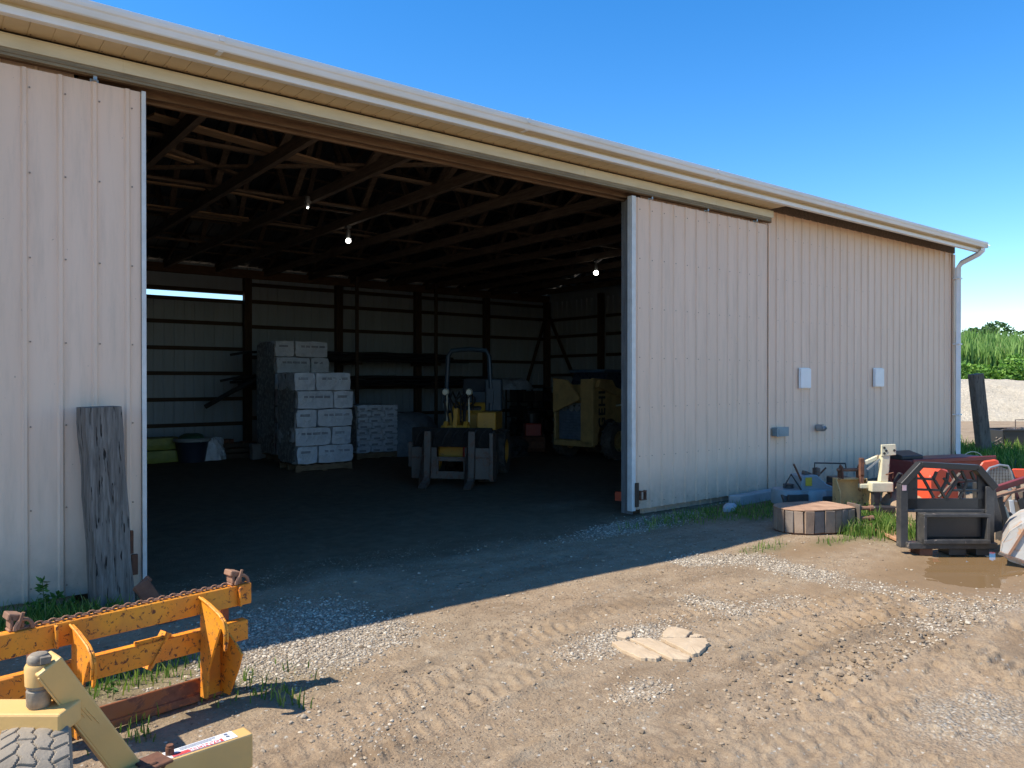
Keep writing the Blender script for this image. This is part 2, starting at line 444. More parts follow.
while x < 9.9:
    x1 = min(x+.1545, 9.93)
    w.bb(x, x1-.006, 6.30, 6.585, 4.205, 4.213); w.bb(x1-.008, x1, 6.30, 6.585, 4.2095, 4.2175)
    if int((x-XL)/.1545) % 1 == 0: w.cyl((x+.02, 6.545, 4.206), (x+.02, 6.545, 4.199), .006, 6, 1)
    x += .1545
w.bb(XL, 9.93, 6.297, 6.305, 4.200, 4.212)
B(w, 'soffit', [m_soffit, m_screw])
w = MB(); w.bb(XL, XR, YF-.03, YF+.03, 4.222, 4.475); B(w, 'frieze_board', m_beamY)
# sliding-door track and its tan cover
w = MB(); w.bb(XL+.1, 9.95, YF-.16, YF-.135, 4.075, 4.165); w.bb(XL+.1, 9.95, YF-.16, YF-.1, 4.166, 4.176)
for x in np.arange(XL+1, 9.9, 2.44): w.bb(x, x+.012, YF-.1625, YF-.16, 4.076, 4.164)
B(w, 'track_cover', m_cream, bevel=.003)
w = MB(); w.bb(XL+.1, 9.90, YF-.150, YF-.145, 4.02, 4.074); w.bb(XL+.1, 9.90, YF-.155, YF-.135, 4.018, 4.024)
w.bb(XL+.1, 9.90, YF-.105, YF-.10, 4.02, 4.074); w.bb(XL+.1, 9.90, YF-.115, YF-.10, 4.018, 4.024); w.bb(XL+.1, 9.9, YF-.158,YF-.152, 4.04,4.05)
B(w, 'door_track', m_track)

# the two sliding doors
def slide_door(x0, x1, leading, zb=.07, zt=3.985):
    yd = YF - .085
    w = MB(); sheet(w, x0+.035, x1-.035, zb+.01, zt-.005, yd, -1, screws=[s for s in SCR], first=x0+.13)
    D = B(w, 'sliding_door', [m_panel, m_screw])
    def S(mb, name, mats, **kw):
        c = mb.build(name, mats, D, **kw); c.location = -Vector(barn['_loc']); return c
    for (a, s_) in ((x0, 1), (x1, -1)):
        w = MB(); wd = (.07 if x0 > 5 else .032) if a == leading else .03
        w.bb(min(a, a+s_*wd), max(a, a+s_*wd), yd-.024, yd-.002, zb, zt)
        w.bb(min(a, a+s_*.004), max(a, a+s_*.004), yd-.002, yd+.055, zb, zt)
        S(w, 'edge_trim', m_bluewhite if a == leading else m_panel, bevel=.002)
    for x in (x0+.02, (x0+x1)/2, x1-.02):
        w = MB(); w.bb(x-.018 if x > x0+.1 else x-.015, x+.018, yd+.003, yd+.05, zb+.005, zt-.05); S(w, 'stile', m_girt)
    for z in (.15, .74, 1.36, 1.98, 2.60, 3.22, 3.85):
        w = MB(); w.bb(x0+.045, (x0+x1)/2-.02, yd+.003, yd+.045, z-.04, z+.04); w.bb((x0+x1)/2+.02, x1-.045, yd+.003, yd+.045, z-.04, z+.04); S(w, 'rail', m_girt)
    for f in (.12, .5, .88):
        x = x0 + (x1-x0)*f
        w = MB(); w.bb(x-.03, x+.03, yd-.0, yd+.006, zt-.08, zt+.02); w.bb(x-.012, x+.012, yd-.045, yd+.0, zt-.005, zt+.008); w.bb(x-.014, x+.014, yd-.045, yd-.039, zt, zt+.07)
        w.cyl((x, yd-.055, zt+.06), (x, yd-.025, zt+.06), .028, 14)
        S(w, 'hanger', m_galv, bevel=.002)
    return D, S
Dr, Sr = slide_door(7.01, 9.945, 7.01)
Dl, Sl = slide_door(-1.55, 1.455, 1.455, zb=.06)
# wooden stop and latch on the right door, rusty keeper on the left one
yd = YF-.085
w = MB(); w.bb(7.06, 7.12, yd-.045, yd-.026, .12, .42); Sr(w, 'door_stop', m_postw, bevel=.003)
w = MB(); w.bb(7.13, 7.14, yd-.07, yd-.02, .2, .32); w.bb(7.22, 7.23, yd-.07, yd-.02, .2, .32); w.bb(7.13,7.23,yd-.074,yd-.068,.305,.32); w.bb(7.13,7.23,yd-.074,yd-.068,.2,.215); Sr(w, 'latch', m_rust, bevel=.002)
w = MB(); w.bb(1.33, 1.352, yd-.05, yd-.018, .34, .52); w.bb(1.34, 1.385, yd-.045, yd-.018, .17, .33); Sl(w, 'latch', m_rust, bevel=.002)
# corner trim, downspout, base board
w = MB(); w.bb(XR-.09, XR+.028, YF-.026, YF-.019, .03, 4.2); w.bb(XR+.021, XR+.028, YF-.019, YF+.09, .03, 4.2); B(w, 'corner_trim', m_panel, bevel=.002)
w = MB(); w.bb(9.945, 9.965, YF-.028, YF-.019, .03, 4.0); B(w, 'corner_trim', m_bluewhite)
w = MB(); dx = XR-.02
w.tube([(dx+.06, 6.19, 4.275), (dx+.06, 6.19, 4.22), (dx+.05, 6.25, 4.16), (dx+.01, 6.54, 4.02), (dx+.0, 6.60, 3.93), (dx+.0, 6.60, .30), (dx+.0, 6.58, .2), (dx+.03, 6.42, .12)], [.055,.055,.055,.055,.06,.06,.06,.06], 4)
for z in (1.0, 2.4, 3.7): w.bb(dx-.062, dx+.062, 6.545, 6.675, z, z+.025)
B(w, 'downspout', m_white)
w = MB(); w.bb(9.98, XR, YF+.02, YF+.058, 0, .2); B(w, 'skirt_board', m_postw)
# things screwed on the wall: two white plates, a grey-blue socket box, a conduit fitting
for (a, b_, c, d) in ((801.5, 811.5, 368.5, 388), (875.8, 884.5, 368.5, 386.5)):
    def xw(px, Y):
        u = (px-512)/FPX; return (SY+CY*u)/(CY-SY*u)*Y
    x0, x1 = xw(a, YF-.06), xw(b_, YF-.06); dep = SY*x0+CY*(YF-.06)
    z1 = CAM_H+(HOR-c)/FPX*dep; z0 = CAM_H+(HOR-d)/FPX*dep
    w = MB(); w.bb(x0, x1, YF-.055, YF-.018, z0, z1); w.bb(x0-.012, x1+.012, YF-.024, YF-.0185, z0-.012, z1+.012)
    B(w, 'wall_plate', m_white, bevel=.004)
x0, x1 = xw(777, YF-.1), xw(788, YF-.1); dep = SY*x0+CY*(YF-.1); z1 = CAM_H+(HOR-428)/FPX*dep; z0 = CAM_H+(HOR-436.5)/FPX*dep
w = MB(); w.bb(x0, x1, YF-.1, YF-.018, z0, z1); w.bb(x0-.01, x1+.01, YF-.113, YF-.1, z0-.005, z1+.008); w.bb(x0+.03, x1-.03, YF-.12, YF-.113, z0+.02, z1-.02); B(w, 'socket_box', m_bluegrey, bevel=.004)
x0 = xw(820, YF-.06); 
w = MB(); w.cyl((x0, YF-.018, z0+.08), (x0, YF-.12, z0+.08), .055, 14); w.cyl((x0+.0, YF-.12, z0+.08), (x0+.0, YF-.15, z0+.06), .04, 12); w.cyl((x0+.1, YF-.018, z0+.09), (x0+.1, YF-.09, z0+.09), .04, 12)
B(w, 'conduit_fitting', m_galv, smooth=True)
# long tie strips laid on the chords (lateral braces)
for (y, xa, xb) in ((9.3, 1.2, 16.0), (11.3, 1.2, 16.0), (13.4, 1.2, 16.0), (16.0, 1.2, 16.0)):
    w = MB(); w.beam((xa, y, 4.463), (xb, y+random.uniform(-.1,.1), 4.463), .085, .036); B(w, 'tie_strip', m_tie)
for (a, b_) in (((147,168), (455,165)), ((160,147), (240,176))):
    p, q = gp(*a, 4.50), gp(*b_, 4.50)
    w = MB(); w.beam(p, q, .09, .036); B(w, 'tie_strip', m_tie)
# ------------------------------------------------------------------ inside the barn
m_bag = M('white_bag_film', (.72,.76,.82), (.56,.61,.68), scale=4, rough=.2, bump=1, bscale=6, bd=.08, rv=.12)
m_bagside = M('wrapped_side_film', (.34,.34,.34), (.22,.22,.22), scale=6, rough=.25, bump=.8, bscale=7, bd=.04)
m_print = M('bag_print', (.14,.16,.22), rough=.6, bump=0)
m_pallet = MWOOD('pallet_wood', (.30,.21,.13), (.15,.10,.06), st=(2,9,9), crack=False)
m_film = M('black_film', (.03,.032,.035), (.06,.065,.07), scale=8, rough=.35, bump=.7, bscale=14, bd=.02)

def puffy(w, x0, x1, y0, y1, z0, z1, mi=0, r=.03):
    """a filled bag: box with pillowed faces and soft edges"""
    n = 5; P = {}
    cx, cy, cz = (x0+x1)/2, (y0+y1)/2, (z0+z1)/2; hx, hy, hz = (x1-x0)/2, (y1-y0)/2, (z1-z0)/2
    def pos(i, j, k):
        a, b, c = 2*i/(n-1)-1, 2*j/(n-1)-1, 2*k/(n-1)-1
        sq = lambda p, q: 1 - .10*(abs(p)**4) * (abs(q)**4) - .06*abs(p)**6
        f = 1
        ax = a*(1 - .035*(b**4+c**4)); by = b*(1 - .035*(a**4+c**4)); cc = c*(1 - .05*(a**4+b**4))
        j_ = lambda: random.uniform(-.012,.012)
        return (cx+hx*ax+j_(), cy+hy*by+j_(), cz+hz*cc+j_()*.6)
    vs = []; idx = {}
    for i in range(n):
        for j in range(n):
            for k in range(n):
                if i in (0,n-1) or j in (0,n-1) or k in (0,n-1):
                    idx[i,j,k] = len(vs); vs.append(pos(i,j,k))
    fs = []
    for a in range(n-1):
        for b in range(n-1):
            for e in (0, n-1):
                fs += [(idx[e,a,b], idx[e,a+1,b], idx[e,a+1,b+1], idx[e,a,b+1]), (idx[a,e,b], idx[a+1,e,b], idx[a+1,e,b+1], idx[a,e,b+1]), (idx[a,b,e], idx[a+1,b,e], idx[a+1,b+1,e], idx[a,b+1,e])]
    w.add(vs, fs, mi)

def pallet(T, W, D_):
    w = MB()
    for k in range(7): w.bb(.01+(W-.1)/6*k*.985, .01+(W-.1)/6*k*.985+.09, .0, D_, .115, .135)
    for y in (.02, D_/2-.03, D_-.08): w.bb(0, W, y, y+.05, .022, .114)
    for k in (0, .5, 1): w.bb(.0+k*(W-.1), .1+k*(W-.1), 0, D_, 0, .021)
    w.build('pallet', m_pallet, T, bevel=.003)
def pallet_load(px, py, W, D_, H, layers, label, brick=True, per=2, rz=0, loc=None):
    p = gp(px, py) if loc is None else Vector(loc)
    T = thing('pallet_load', label, 'pallet load', p, rz, 'wrapped pallet loads inside the barn')
    pallet(T, W, D_)
    hl = (H-.14)/layers
    for l in range(layers):
        z0 = .138 + l*hl; off = random.uniform(-.035, .03) - .01*(l % 2)
        cuts = [0, .36, 1] if (l % 2 == 0) else [0, .64, 1]
        if per == 3: cuts = [0, .34, .67, 1] if l % 2 == 0 else [0, .28, .6, 1]
        for i in range(len(cuts)-1):
            for (ya, yb_) in ((.0, .5), (.5, 1)):
                w = MB(); puffy(w, off+W*cuts[i]+.003, off+W*cuts[i+1]-.003, D_*ya+.003-random.uniform(0,.02), D_*yb_-.003, z0+.002, z0+hl+.004)
                b_ = w.build('bag', m_bag, T, smooth=True)
                if ya == 0:
                    q = MB(); xa, xb = off+W*cuts[i], off+W*cuts[i+1]; zz = z0 + hl*.72; L = xb-xa; yy = -.022
                    x = xa + L*.18
                    if L < .5*W or per == 3: seg_ = [.45*L]
                    else: seg_ = [.1*L, .12*L, .2*L, .16*L]
                    for s_ in seg_:
                        for rr in range(2): q.bb(x, x+s_, yy, yy+.012, zz-.012-rr*.022 - (.03 if per == 3 else 0), zz-rr*.022 - (.03 if per == 3 else 0))
                        x += s_ + .03
                    c = q.build('print', m_print, b_)
    w = MB(); puffy(w, -.022, -.006, .01, D_-.01, .16, H-.02); w.build('wrap', m_bagside, T, smooth=True)
    return T
pallet_load(357, 460, .98, .9, 1.16, 8, 'low pallet load of thin white bags, right of the taller ones', per=3)
pallet_load(275.5, 462.5, 1.17, 1.05, 2.52, 7, 'tallest wrapped pallet load of white bags, at the back left')
pallet_load(296, 473, 1.13, .85, 1.84, 5, 'nearest wrapped pallet load of white bags on a wooden pallet')

# sheet-covered heap beyond
def blob(w, c, sx, sy, sz, seed, n=22, m=12, rgh=.15, mi=0, flat=True):
    rs = np.random.RandomState(seed); ph = rs.uniform(0, 6.28, 12); vs = []
    for i in range(m+1):
        t = PI/2*i/m if flat else PI*i/m
        for k in range(n):
            a = 2*PI*k/n
            if flat: r, z = math.cos(t)**.6, math.sin(t)**.8
            else: r, z = math.sin(t), -math.cos(t)
            d = 1 + rgh*(math.sin(2*a+ph[0])+.6*math.sin(3*a+ph[1]+z*2)+.5*math.sin(5*a+ph[2]+z*5)+.4*math.sin(9*a+ph[3]+z*9))/2
            vs.append((c[0]+r*math.cos(a)*sx*d, c[1]+r*math.sin(a)*sy*d, c[2]+z*sz*(1+rgh*.5*math.sin(3*a+ph[4])*r)))
    fs = []
    for i in range(m):
        for k in range(n): fs.append((i*n+k, i*n+(k+1)%n, (i+1)*n+(k+1)%n, (i+1)*n+k))
    w.add(vs, fs, mi)
m_sheet = M('grey_sheet', (.25,.29,.33), (.17,.20,.23), scale=5, rough=.35, bump=1, bscale=8, bd=.05)
p = gp(412, 458) + Vector((.4,.9,0))
w = MB(); blob(w, p, .85, .6, .95, 4, rgh=.12); single(w, 'covered_heap', m_sheet, 'heap under a wrinkled pale grey sheet, right of the low pallet load', 'heap', p, smooth=True)

# yellow-green bags by the back left corner
m_ybag = M('yellow_bag', (.30,.30,.05), (.20,.23,.05), scale=5, rough=.5, bump=.7, bscale=10, bd=.03)
p = gp(150, 464)
for i, (dx, dy, dz, lab) in enumerate(((0,0,0,'yellow green filled sack lying lowest by the tub'), (.02,.05,.26,'yellow green filled sack lying on top of another by the tub'))):
    w = MB(); puffy(w, p.x-.5+dx, p.x+.60+dx, p.y+dy, p.y+.55+dy, dz, dz+.25); single(w, 'sack', m_ybag, lab, 'sack', (p.x, p.y, dz), 'yellow green sacks at the back of the barn', smooth=True)
# black tub with green lid stuff
p = gp(196, 463)
T = thing('tub', 'dark blue tub with a pale rim and green contents by the yellow sacks', 'tub', p)
w = MB(); w.lathe([(.02,0),(.25,0),(.32,.40),(.34,.42),(.31,.42),(.29,.36),(.02,.34)], (0,.3,0)); w.build('body', M('dark_tub', (.025,.035,.06), rough=.5, bump=.05), T, smooth=True)
w = MB(); w.lathe([(.315,.425),(.36,.43),(.37,.47),(.33,.5),(.3,.44)], (0,.3,0)); w.build('rim', M('pale_rim', (.35,.37,.37), rough=.5), T, smooth=True)
w = MB(); blob(w, (0,.3,.42), .27, .25, .17, 9); w.build('contents', M('green_stuff', (.04,.13,.06), (.03,.08,.05), rough=.6, bump=.4), T, smooth=True)
p = gp(214, 461); w = MB(); blob(w, p+Vector((.05,.3,0)), .26, .22, .46, 12, rgh=.35); single(w, 'plastic_bag', m_bag, 'crumpled white plastic bag standing right of the dark tub', 'bag', p, smooth=True)
p = gp(240, 458); w = MB()
T = thing('crate', 'low brown crate of scrap beside the back post', 'crate', p)
w = MB()
for k in range(3):
    w.bb(-.38,.38,-.02,0,.02+k*.11,.10+k*.11); w.bb(-.38,.38,.5,.52,.02+k*.11,.10+k*.11); w.bb(-.4,-.38,0,.5,.02+k*.11,.10+k*.11); w.bb(.38,.4,0,.5,.02+k*.11,.10+k*.11)
w.bb(-.38,.38,0,.5,0,.02); w.build('slats', m_girt, T)
w = MB()
for k in range(12): w.box((random.uniform(-.3,.3), random.uniform(.08,.42), .12+random.uniform(0,.26)), (random.uniform(.08,.3), .1, .06), Matrix.Rotation(random.uniform(0,3), 3, 'Z') @ Matrix.Rotation(random.uniform(-.4,.4), 3, 'X'))
w.build('scrap', m_rust, T)
w = MB(); q = gp(258, 459); w.box(q+Vector((0,0,.3)), (.32,.2,.06)); w.box(q+Vector((0,0,.14)), (.3,.2,.28)); single(w, 'carton', M('carton', (.3,.28,.27), rough=.8), 'small pale carton between the crate and the tallest pallet load', 'box', q, bevel=.004)

# pipe rack along the back wall
T = thing('pipe_rack', 'wooden rack with two bare uprights holding dark pipes along the back wall', 'rack', (7.4, 18.0, 0))
ux = []
for pxl in (357, 436):
    u = (pxl-512)/FPX; Yr = 17.55; X = (SY+CY*u)/(CY-SY*u)*Yr; ux.append(X)
    w = MB(); w.bb(X-.035, X+.035, Yr-.035, Yr+.035, 0, 4.29); w.build('upright', m_girt, T, world=True, bevel=.003)
for X in ux + [6.75]:
    for z in (1.52, 2.14):
        w = MB(); w.bb(X+.04 if X in ux else X, X+.09 if X in ux else X+.05, Yr-.1, 18.95, z-.05, z+.03); w.build('arm', m_girt, T, world=True)
m_pipe = M('black_pipe', (.022,.024,.028), (.04,.042,.046), scale=5, rough=.4, bump=.1)
random.seed(11)
for i in range(22):
    upper = i < 10; z = (2.21 if upper else 1.60) + (i % 3)*.085; y = 17.75 + (i//3 % 4)*.21 + random.uniform(0,.05)
    xa = random.uniform(6.5, 8.2) if upper else random.uniform(5.6, 6.8); xb = random.uniform(11.0, 12.4) if upper else random.uniform(11.5,13.4)
    r = random.uniform(.03,.045)
    w = MB(); N = 9
    pts = [(xa+(xb-xa)*k/N, y+.02*math.sin(k+i), z+.012*math.sin(k*1.3+i) - (.05*(6.7-(xa+(xb-xa)*k/N))**2 if xa+(xb-xa)*k/N < 6.7 else 0)) for k in range(N+1)]
    w.tube(pts, r, 8); single(w, 'pipe', m_pipe, 'black pipe lying in the %s tier of the back rack' % ('upper' if upper else 'lower'), 'pipe', (xa, y, z), 'pipes on the back rack', smooth=True)
for i, (a, b_, z, r, lab) in enumerate((((262,377),(205,407),17.6,.055,'thick black pipe drooping lowest from the left end of the rack'), ((262,375),(220,381),17.7,.03,'thin black pipe end sticking out left of the rack'), ((262,352),(230,355),17.8,.03,'thin black pipe end poking out highest beside the back post'))):
    p, q = cp(*a, z), cp(*b_, z-.3); m_ = (p+q)/2 + Vector((0,0,.03)); e = p + Vector((1.2,0,.12))
    w = MB(); w.tube([e, p, m_, q], r, 8); single(w, 'pipe', m_pipe, lab, 'pipe', p, 'pipes on the back rack', smooth=True)

# stored boards up on the chords
bl = [((150,116),(330,166),.20,'wide pale board stored nearest the front on the roof chords'),
      ((150,150),(192,163),.10,'short pale board on the chords near the left door'),
      ((146,182),(205,190),.09,'narrow pale board on the chords left of the light'),
      ((208,188),(283,203),.09,'pale board end on the chords above the light'),
      ((146,205),(250,219),.09,'pale board lying third deep on the chords'),
      ((170,214),(240,222),.09,'pale board lying close under the third one'),
      ((250,218),(330,230),.08,'thin pale board near the centre of the chords'),
      ((232,239),(300,246),.08,'far pale board low over the pallets'),
      ((290,205),(355,214),.08,'pale board right of the tiny lamp'),
      ((330,226),(386,236),.08,'pale board just above the bright lamp')]
for i, (a, b_, wd, lab) in enumerate(bl):
    z = 4.46+.0*i; p, q = gp(*a, z), gp(*b_, z)
    w = MB(); w.beam(p, q, wd, .025); single(w, 'stored_board', m_board if i < 6 else m_girt, lab, 'board', p, 'boards stored up on the roof chords', bevel=.003)
p = gp(222, 204, 4.6)
w = MB()
for k in range(5): w.lathe([(.16+.01*k,-.02),(.18+.01*k,0),(.16+.01*k,.02),(.14,0),(.16+.01*k,-.02)], p+Vector((0,-.05*k+.1,.03)), 'y', 20)
single(w, 'hose_coil', m_black, 'coil of dark hose hung up among the roof chords', 'hose', p, smooth=True)

# lamps
m_bulb = MEMIT('lamp_glow', (1,.97,.88), 9)
def lamp(px, py, z, r, lab):
    p = gp(px, py, z)
    T = thing('barn_lamp', lab, 'lamp', p, 0, 'lamps hanging in the barn roof')
    w = MB(); w.sphere((0,0,0), r, 12, 8); w.build('bulb', m_bulb, T, smooth=True)
    w = MB(); w.lathe([(.012,.16),(.035,.15),(.04,.05),(.03,.02)], (0,0,r*.7), n=12); w.cyl((0,0,r*.7+.15),(0,0,4.30-z),.012,6); w.build('holder', m_galv, T, smooth=True)
    w = MB(); w.bb(-.04,.04,-.04,.04,4.295-z-.03,4.295-z); w.build('junction_box', m_galv, T)
    return T
lamp(348.5, 241, 4.05, .042, 'brightest bare lamp, hanging over the middle of the barn')
lamp(308, 208, 4.2, .014, 'tiniest lamp point, up and left of the brightest')
lamp(596, 273, 4.0, .05, 'bright lamp near the right side of the open bay')

# ------------------------------------------------------------------ the compact loader with forks
m_cy = MP('machine_yellow', (.58,.29,.03), amt=.36, damt=.35, scale=8)
m_frk = MP('worn_steel_grey', (.12,.10,.085), rust=(.10,.06,.045), amt=.46, damt=.6, dirt=(.13,.11,.09))
m_rops = M('dark_teal_paint', (.02,.05,.07), (.025,.04,.055), rough=.45)
m_redp = MP('red_paint', (.42,.04,.03), amt=.36, damt=.3)
def wheel(T, c, R, W, axis='x', rimmat=None, lug=18, side=1):
    w = MB(); h = W/2
    w.lathe([(R*.55,-h*.85),(R*.8,-h),(R*.94,-h*.93),(R*.97,-h*.6),(R*.98,0),(R*.97,h*.6),(R*.94,h*.93),(R*.8,h),(R*.55,h*.85),(R*.52,0),(R*.55,-h*.85)], c, axis, 36)
    for k in range(lug):
        for s_ in (-1, 1):
            a = 2*PI*(k + (.5 if s_ > 0 else 0))/lug; ra = R*.985
            d = Vector((0, math.cos(a), math.sin(a))) if axis == 'x' else Vector((math.cos(a), 0, math.sin(a)))
            ax = Vector((1,0,0)) if axis == 'x' else Vector((0,1,0))
            t = ax.cross(d)
            p0 = Vector(c)+d*ra+ax*(s_*h*.08); p1 = Vector(c)+d*ra*.985+ax*(s_*h*.95)+t*(R*.16)
            w.beam(p0, p1, R*.10, R*.06, d)
    ty = w.build('tyre', m_rubber, T, smooth=True)
    w = MB(); w.lathe([(R*.56,-h*.8),(R*.56,h*.8),(R*.5,h*.8),(R*.42,h*.35),(R*.2,h*.3),(R*.18,h*.5),(.001,h*.5)], c, axis, 24)
    w.lathe([(R*.56,-h*.8),(R*.5,-h*.8),(R*.42,-h*.35),(R*.2,-h*.3),(R*.18,-h*.5),(.001,-h*.5)], c, axis, 24)
    for k in range(6):
        a = 2*PI*k/6
        for s_ in (1,-1):
            d = Vector((0, math.cos(a), math.sin(a))) if axis == 'x' else Vector((math.cos(a), 0, math.sin(a)))
            ax = Vector((1,0,0)) if axis == 'x' else Vector((0,1,0))
            w.cyl(Vector(c)+d*R*.3+ax*s_*h*.3, Vector(c)+d*R*.3+ax*s_*h*.38, R*.03, 6)
    w.build('rim', rimmat or m_cy, T, smooth=True)
p = gp(449, 487)
rz = -math.radians(37.9) + math.atan2(62, 768) - math.radians(14)
T = thing('compact_loader', 'small yellow wheel loader with dark roll bar and pallet forks facing out', 'loader', p, rz)
# local frame: -y towards the viewer, x to the right
for (x, y) in ((-.47,.75),(.47,.75),(-.47,2.0),(.47,2.0)): wheel(T, (x,y,.40), .40, .28)
w = MB(); w.bb(-.34,.34,1.25,2.45,.42,1.12); w.bb(-.3,.3,.45,1.3,.42,.7); w.prism([(1.3,1.12),(2.4,1.12),(2.35,1.3),(1.5,1.3)], (.6,0,0), (-.3,0,0), (0,1,0)); w.build('body', m_cy, T, bevel=.03, seg=2)
w = MB(); w.bb(.30,.62,.72,1.35,.86,1.16); w.build('side_box', m_cy, T, bevel=.015)
w = MB(); w.bb(-.24,.24,1.35,1.85,1.12,1.24); w.prism([(1.78,1.2),(1.9,1.2),(2.02,1.72),(1.93,1.74)], (.44,0,0), (-.22,0,0), (0,1,0)); w.build('seat', m_black, T, bevel=.03, seg=2)
w = MB(); w.tube([(0,.95,.8),(0,1.1,1.2),(0,1.18,1.32)], .022, 8); w.tube([(.17*math.cos(a), 1.2+.15*math.sin(a)*.8, 1.34+.1*math.sin(a)) for a in np.linspace(0,2*PI,17)], .014, 6); w.build('steering_wheel', m_black, T, smooth=True)
w = MB(); w.tube([(-.40,1.42,.7),(-.40,1.42,1.55),(-.37,1.42,2.12),(-.31,1.42,2.22),(.0,1.42,2.245),(.31,1.42,2.22),(.37,1.42,2.12),(.40,1.42,1.55),(.40,1.42,.7)], .042, 10)
for s_ in (-1,1): w.box((s_*.40,1.42,1.42), (.11,.13,.26))
w.build('roll_bar', m_rops, T, smooth=True)
w = MB(); w.bb(.30,.60,1.40,1.5,1.15,1.72); w.bb(-.1,.3,1.6,1.68,1.2,1.5); w.build('guard_panel', m_rops, T, bevel=.02)
for s_ in (-1,1):
    w = MB(); w.tube([(s_*.19,.62,.95),(s_*.185,.60,1.48)], .016, 6); w.build('lamp_post', m_cream, T, smooth=True)
    w = MB(); w.lathe([(.001,-.05),(.045,-.05),(.06,0),(.05,.04),(.001,.045)], (s_*.2-.0,.58,1.5), 'y', 14); w.build('headlight', m_cream, T, smooth=True)
w = MB()
for x in (-.17,0,.17): w.prism([(.30,.72),(.62,.72),(.66,.9),(.58,1.0 if x else 1.22),(.46,1.02 if x else 1.24),(.36,.9)], (.07,0,0), (x-.035,0,0), (0,1,0))
w.cyl((-.24,.45,.92),(.24,.45,.92),.035,12); w.build('lift_linkage', m_cy, T, bevel=.006)
w = MB(); w.beam((0,.45,1.1),(0,1.2,.8),.09,.09); w.beam((-.17,.35,.8),(-.17,1.1,.6),.08,.12); w.beam((.17,.35,.8),(.17,1.1,.6),.08,.12); w.build('lift_arm', m_cy, T, bevel=.01)
w = MB(); w.cyl((.2,.3,.45),(.2,.36,.86),.05,12); w.build('cylinder', m_redp, T, smooth=True)
for k in range(5):
    x = -.13+.065*k; w = MB(); w.tube([(x,.55,1.0),(x*1.4,.42,1.35+.04*(k%2)),(x*1.7,.7,1.5),(x*1.2,1.1,1.2)], .014, 6); w.build('hose', m_black, T, smooth=True)
# fork carriage
w = MB()
w.bb(-.66,.66,.17,.23,.62,.93); w.build('carriage_top', M('greasy_black', (.012,.012,.012), (.03,.028,.025), scale=14, rough=.9, bump=.6, spec=.2), T, bevel=.006)
for k in range(9):
    x = -.6+.15*k; w = MB(); w.tube([(x,.16,.66),(x+.05,.12,.78+.03*(k%3)),(x+.12,.15,.90)], .014, 6); w.build('hose', m_black, T, smooth=True)
w = MB()
w.bb(-.64,-.22,.06,.09,.12,.62); w.bb(.24,.64,.06,.09,.12,.62); w.bb(-.22,.24,.06,.085,.12,.24); w.bb(-.22,.24,.06,.09,.40,.47)
w.bb(-.68,.68,.045,.06,.455,.475); w.bb(-.22,-.19,.04,.1,.2,.45); w.bb(.22,.25,.04,.1,.2,.45)
w.bb(.64,.70,.05,.32,.1,.86); w.bb(-.70,-.64,.1,.3,.3,.7)
w.build('carriage', m_frk, T, bevel=.006)
for x in (-.36,.36):
    w = MB(); w.prism([(.055,.88),(.02,.88),(.0,.12),(-.05,.06),(-.30,.0),(-.32,.02),(-.32,.03),(-.06,.11),(.055,.2)], (.11,0,0), (x-.055,0,0), (0,1,0)); w.build('fork', m_frk, T, bevel=.004)

# ------------------------------------------------------------------ the skid steer seen from behind
m_gy = MP('skid_yellow', (.52,.34,.13), amt=.31, damt=.7, dirt=(.22,.16,.07))
m_engine = M('engine_blue', (.15,.20,.26), (.08,.11,.15), scale=12, rough=.45, bump=.3)
p = gp(592, 462); rz = -math.radians(37.9) - math.radians(44) + .04
T = thing('skid_steer', 'yellow skid steer parked inside with its rear engine door open', 'skid steer', p, rz)
# local: rear face towards -y, right side +x
W_ = .55; lx = -1.0
def S2(w, n, m, **k): return w.build(n, m, T, **k)
w = MB(); w.bb(-1.02,-.97,0,.10,.42,1.72); w.bb(-.30,.0,0,.10,.34,1.72); w.bb(-1.02,0,0,.12,.30,.42); w.bb(-.97,-.30,.5,.6,.4,1.6); w.bb(-1.02,-.98,.1,1.0,.4,1.6)
S2(w, 'rear_frame', m_gy, bevel=.012)
w = MB(); w.prism([(-1.0,1.0),(-.30,1.28),(-.30,1.33),(-.62,1.70),(-1.0,1.74)], (0,.05,0), (0,-.05,0), (1,0,0)); S2(w, 'engine_door', m_gy, bevel=.008)
w = MB(); w.bb(-.96,-.31,.12,.3,.43,1.08); 
for k in range(9): w.bb(-.93,-.33,.10,.125,.47+k*.06,.49+k*.06)
S2(w, 'radiator', m_engine, bevel=.006)
w = MB(); w.bb(-.9,-.4,.18,.45,1.02,1.2)
for (a, b_) in ((-.8,.11),(-.6,.13),(-.45,.1)): w.lathe([(.001,-.08),(.07,-.08),(.07,.08),(.001,.08)], (a,.16,1.1), 'y', 14)
w.cyl((-.85,.14,1.22),(-.4,.16,1.3),.03,8); S2(w, 'engine', m_galv, bevel=.006)
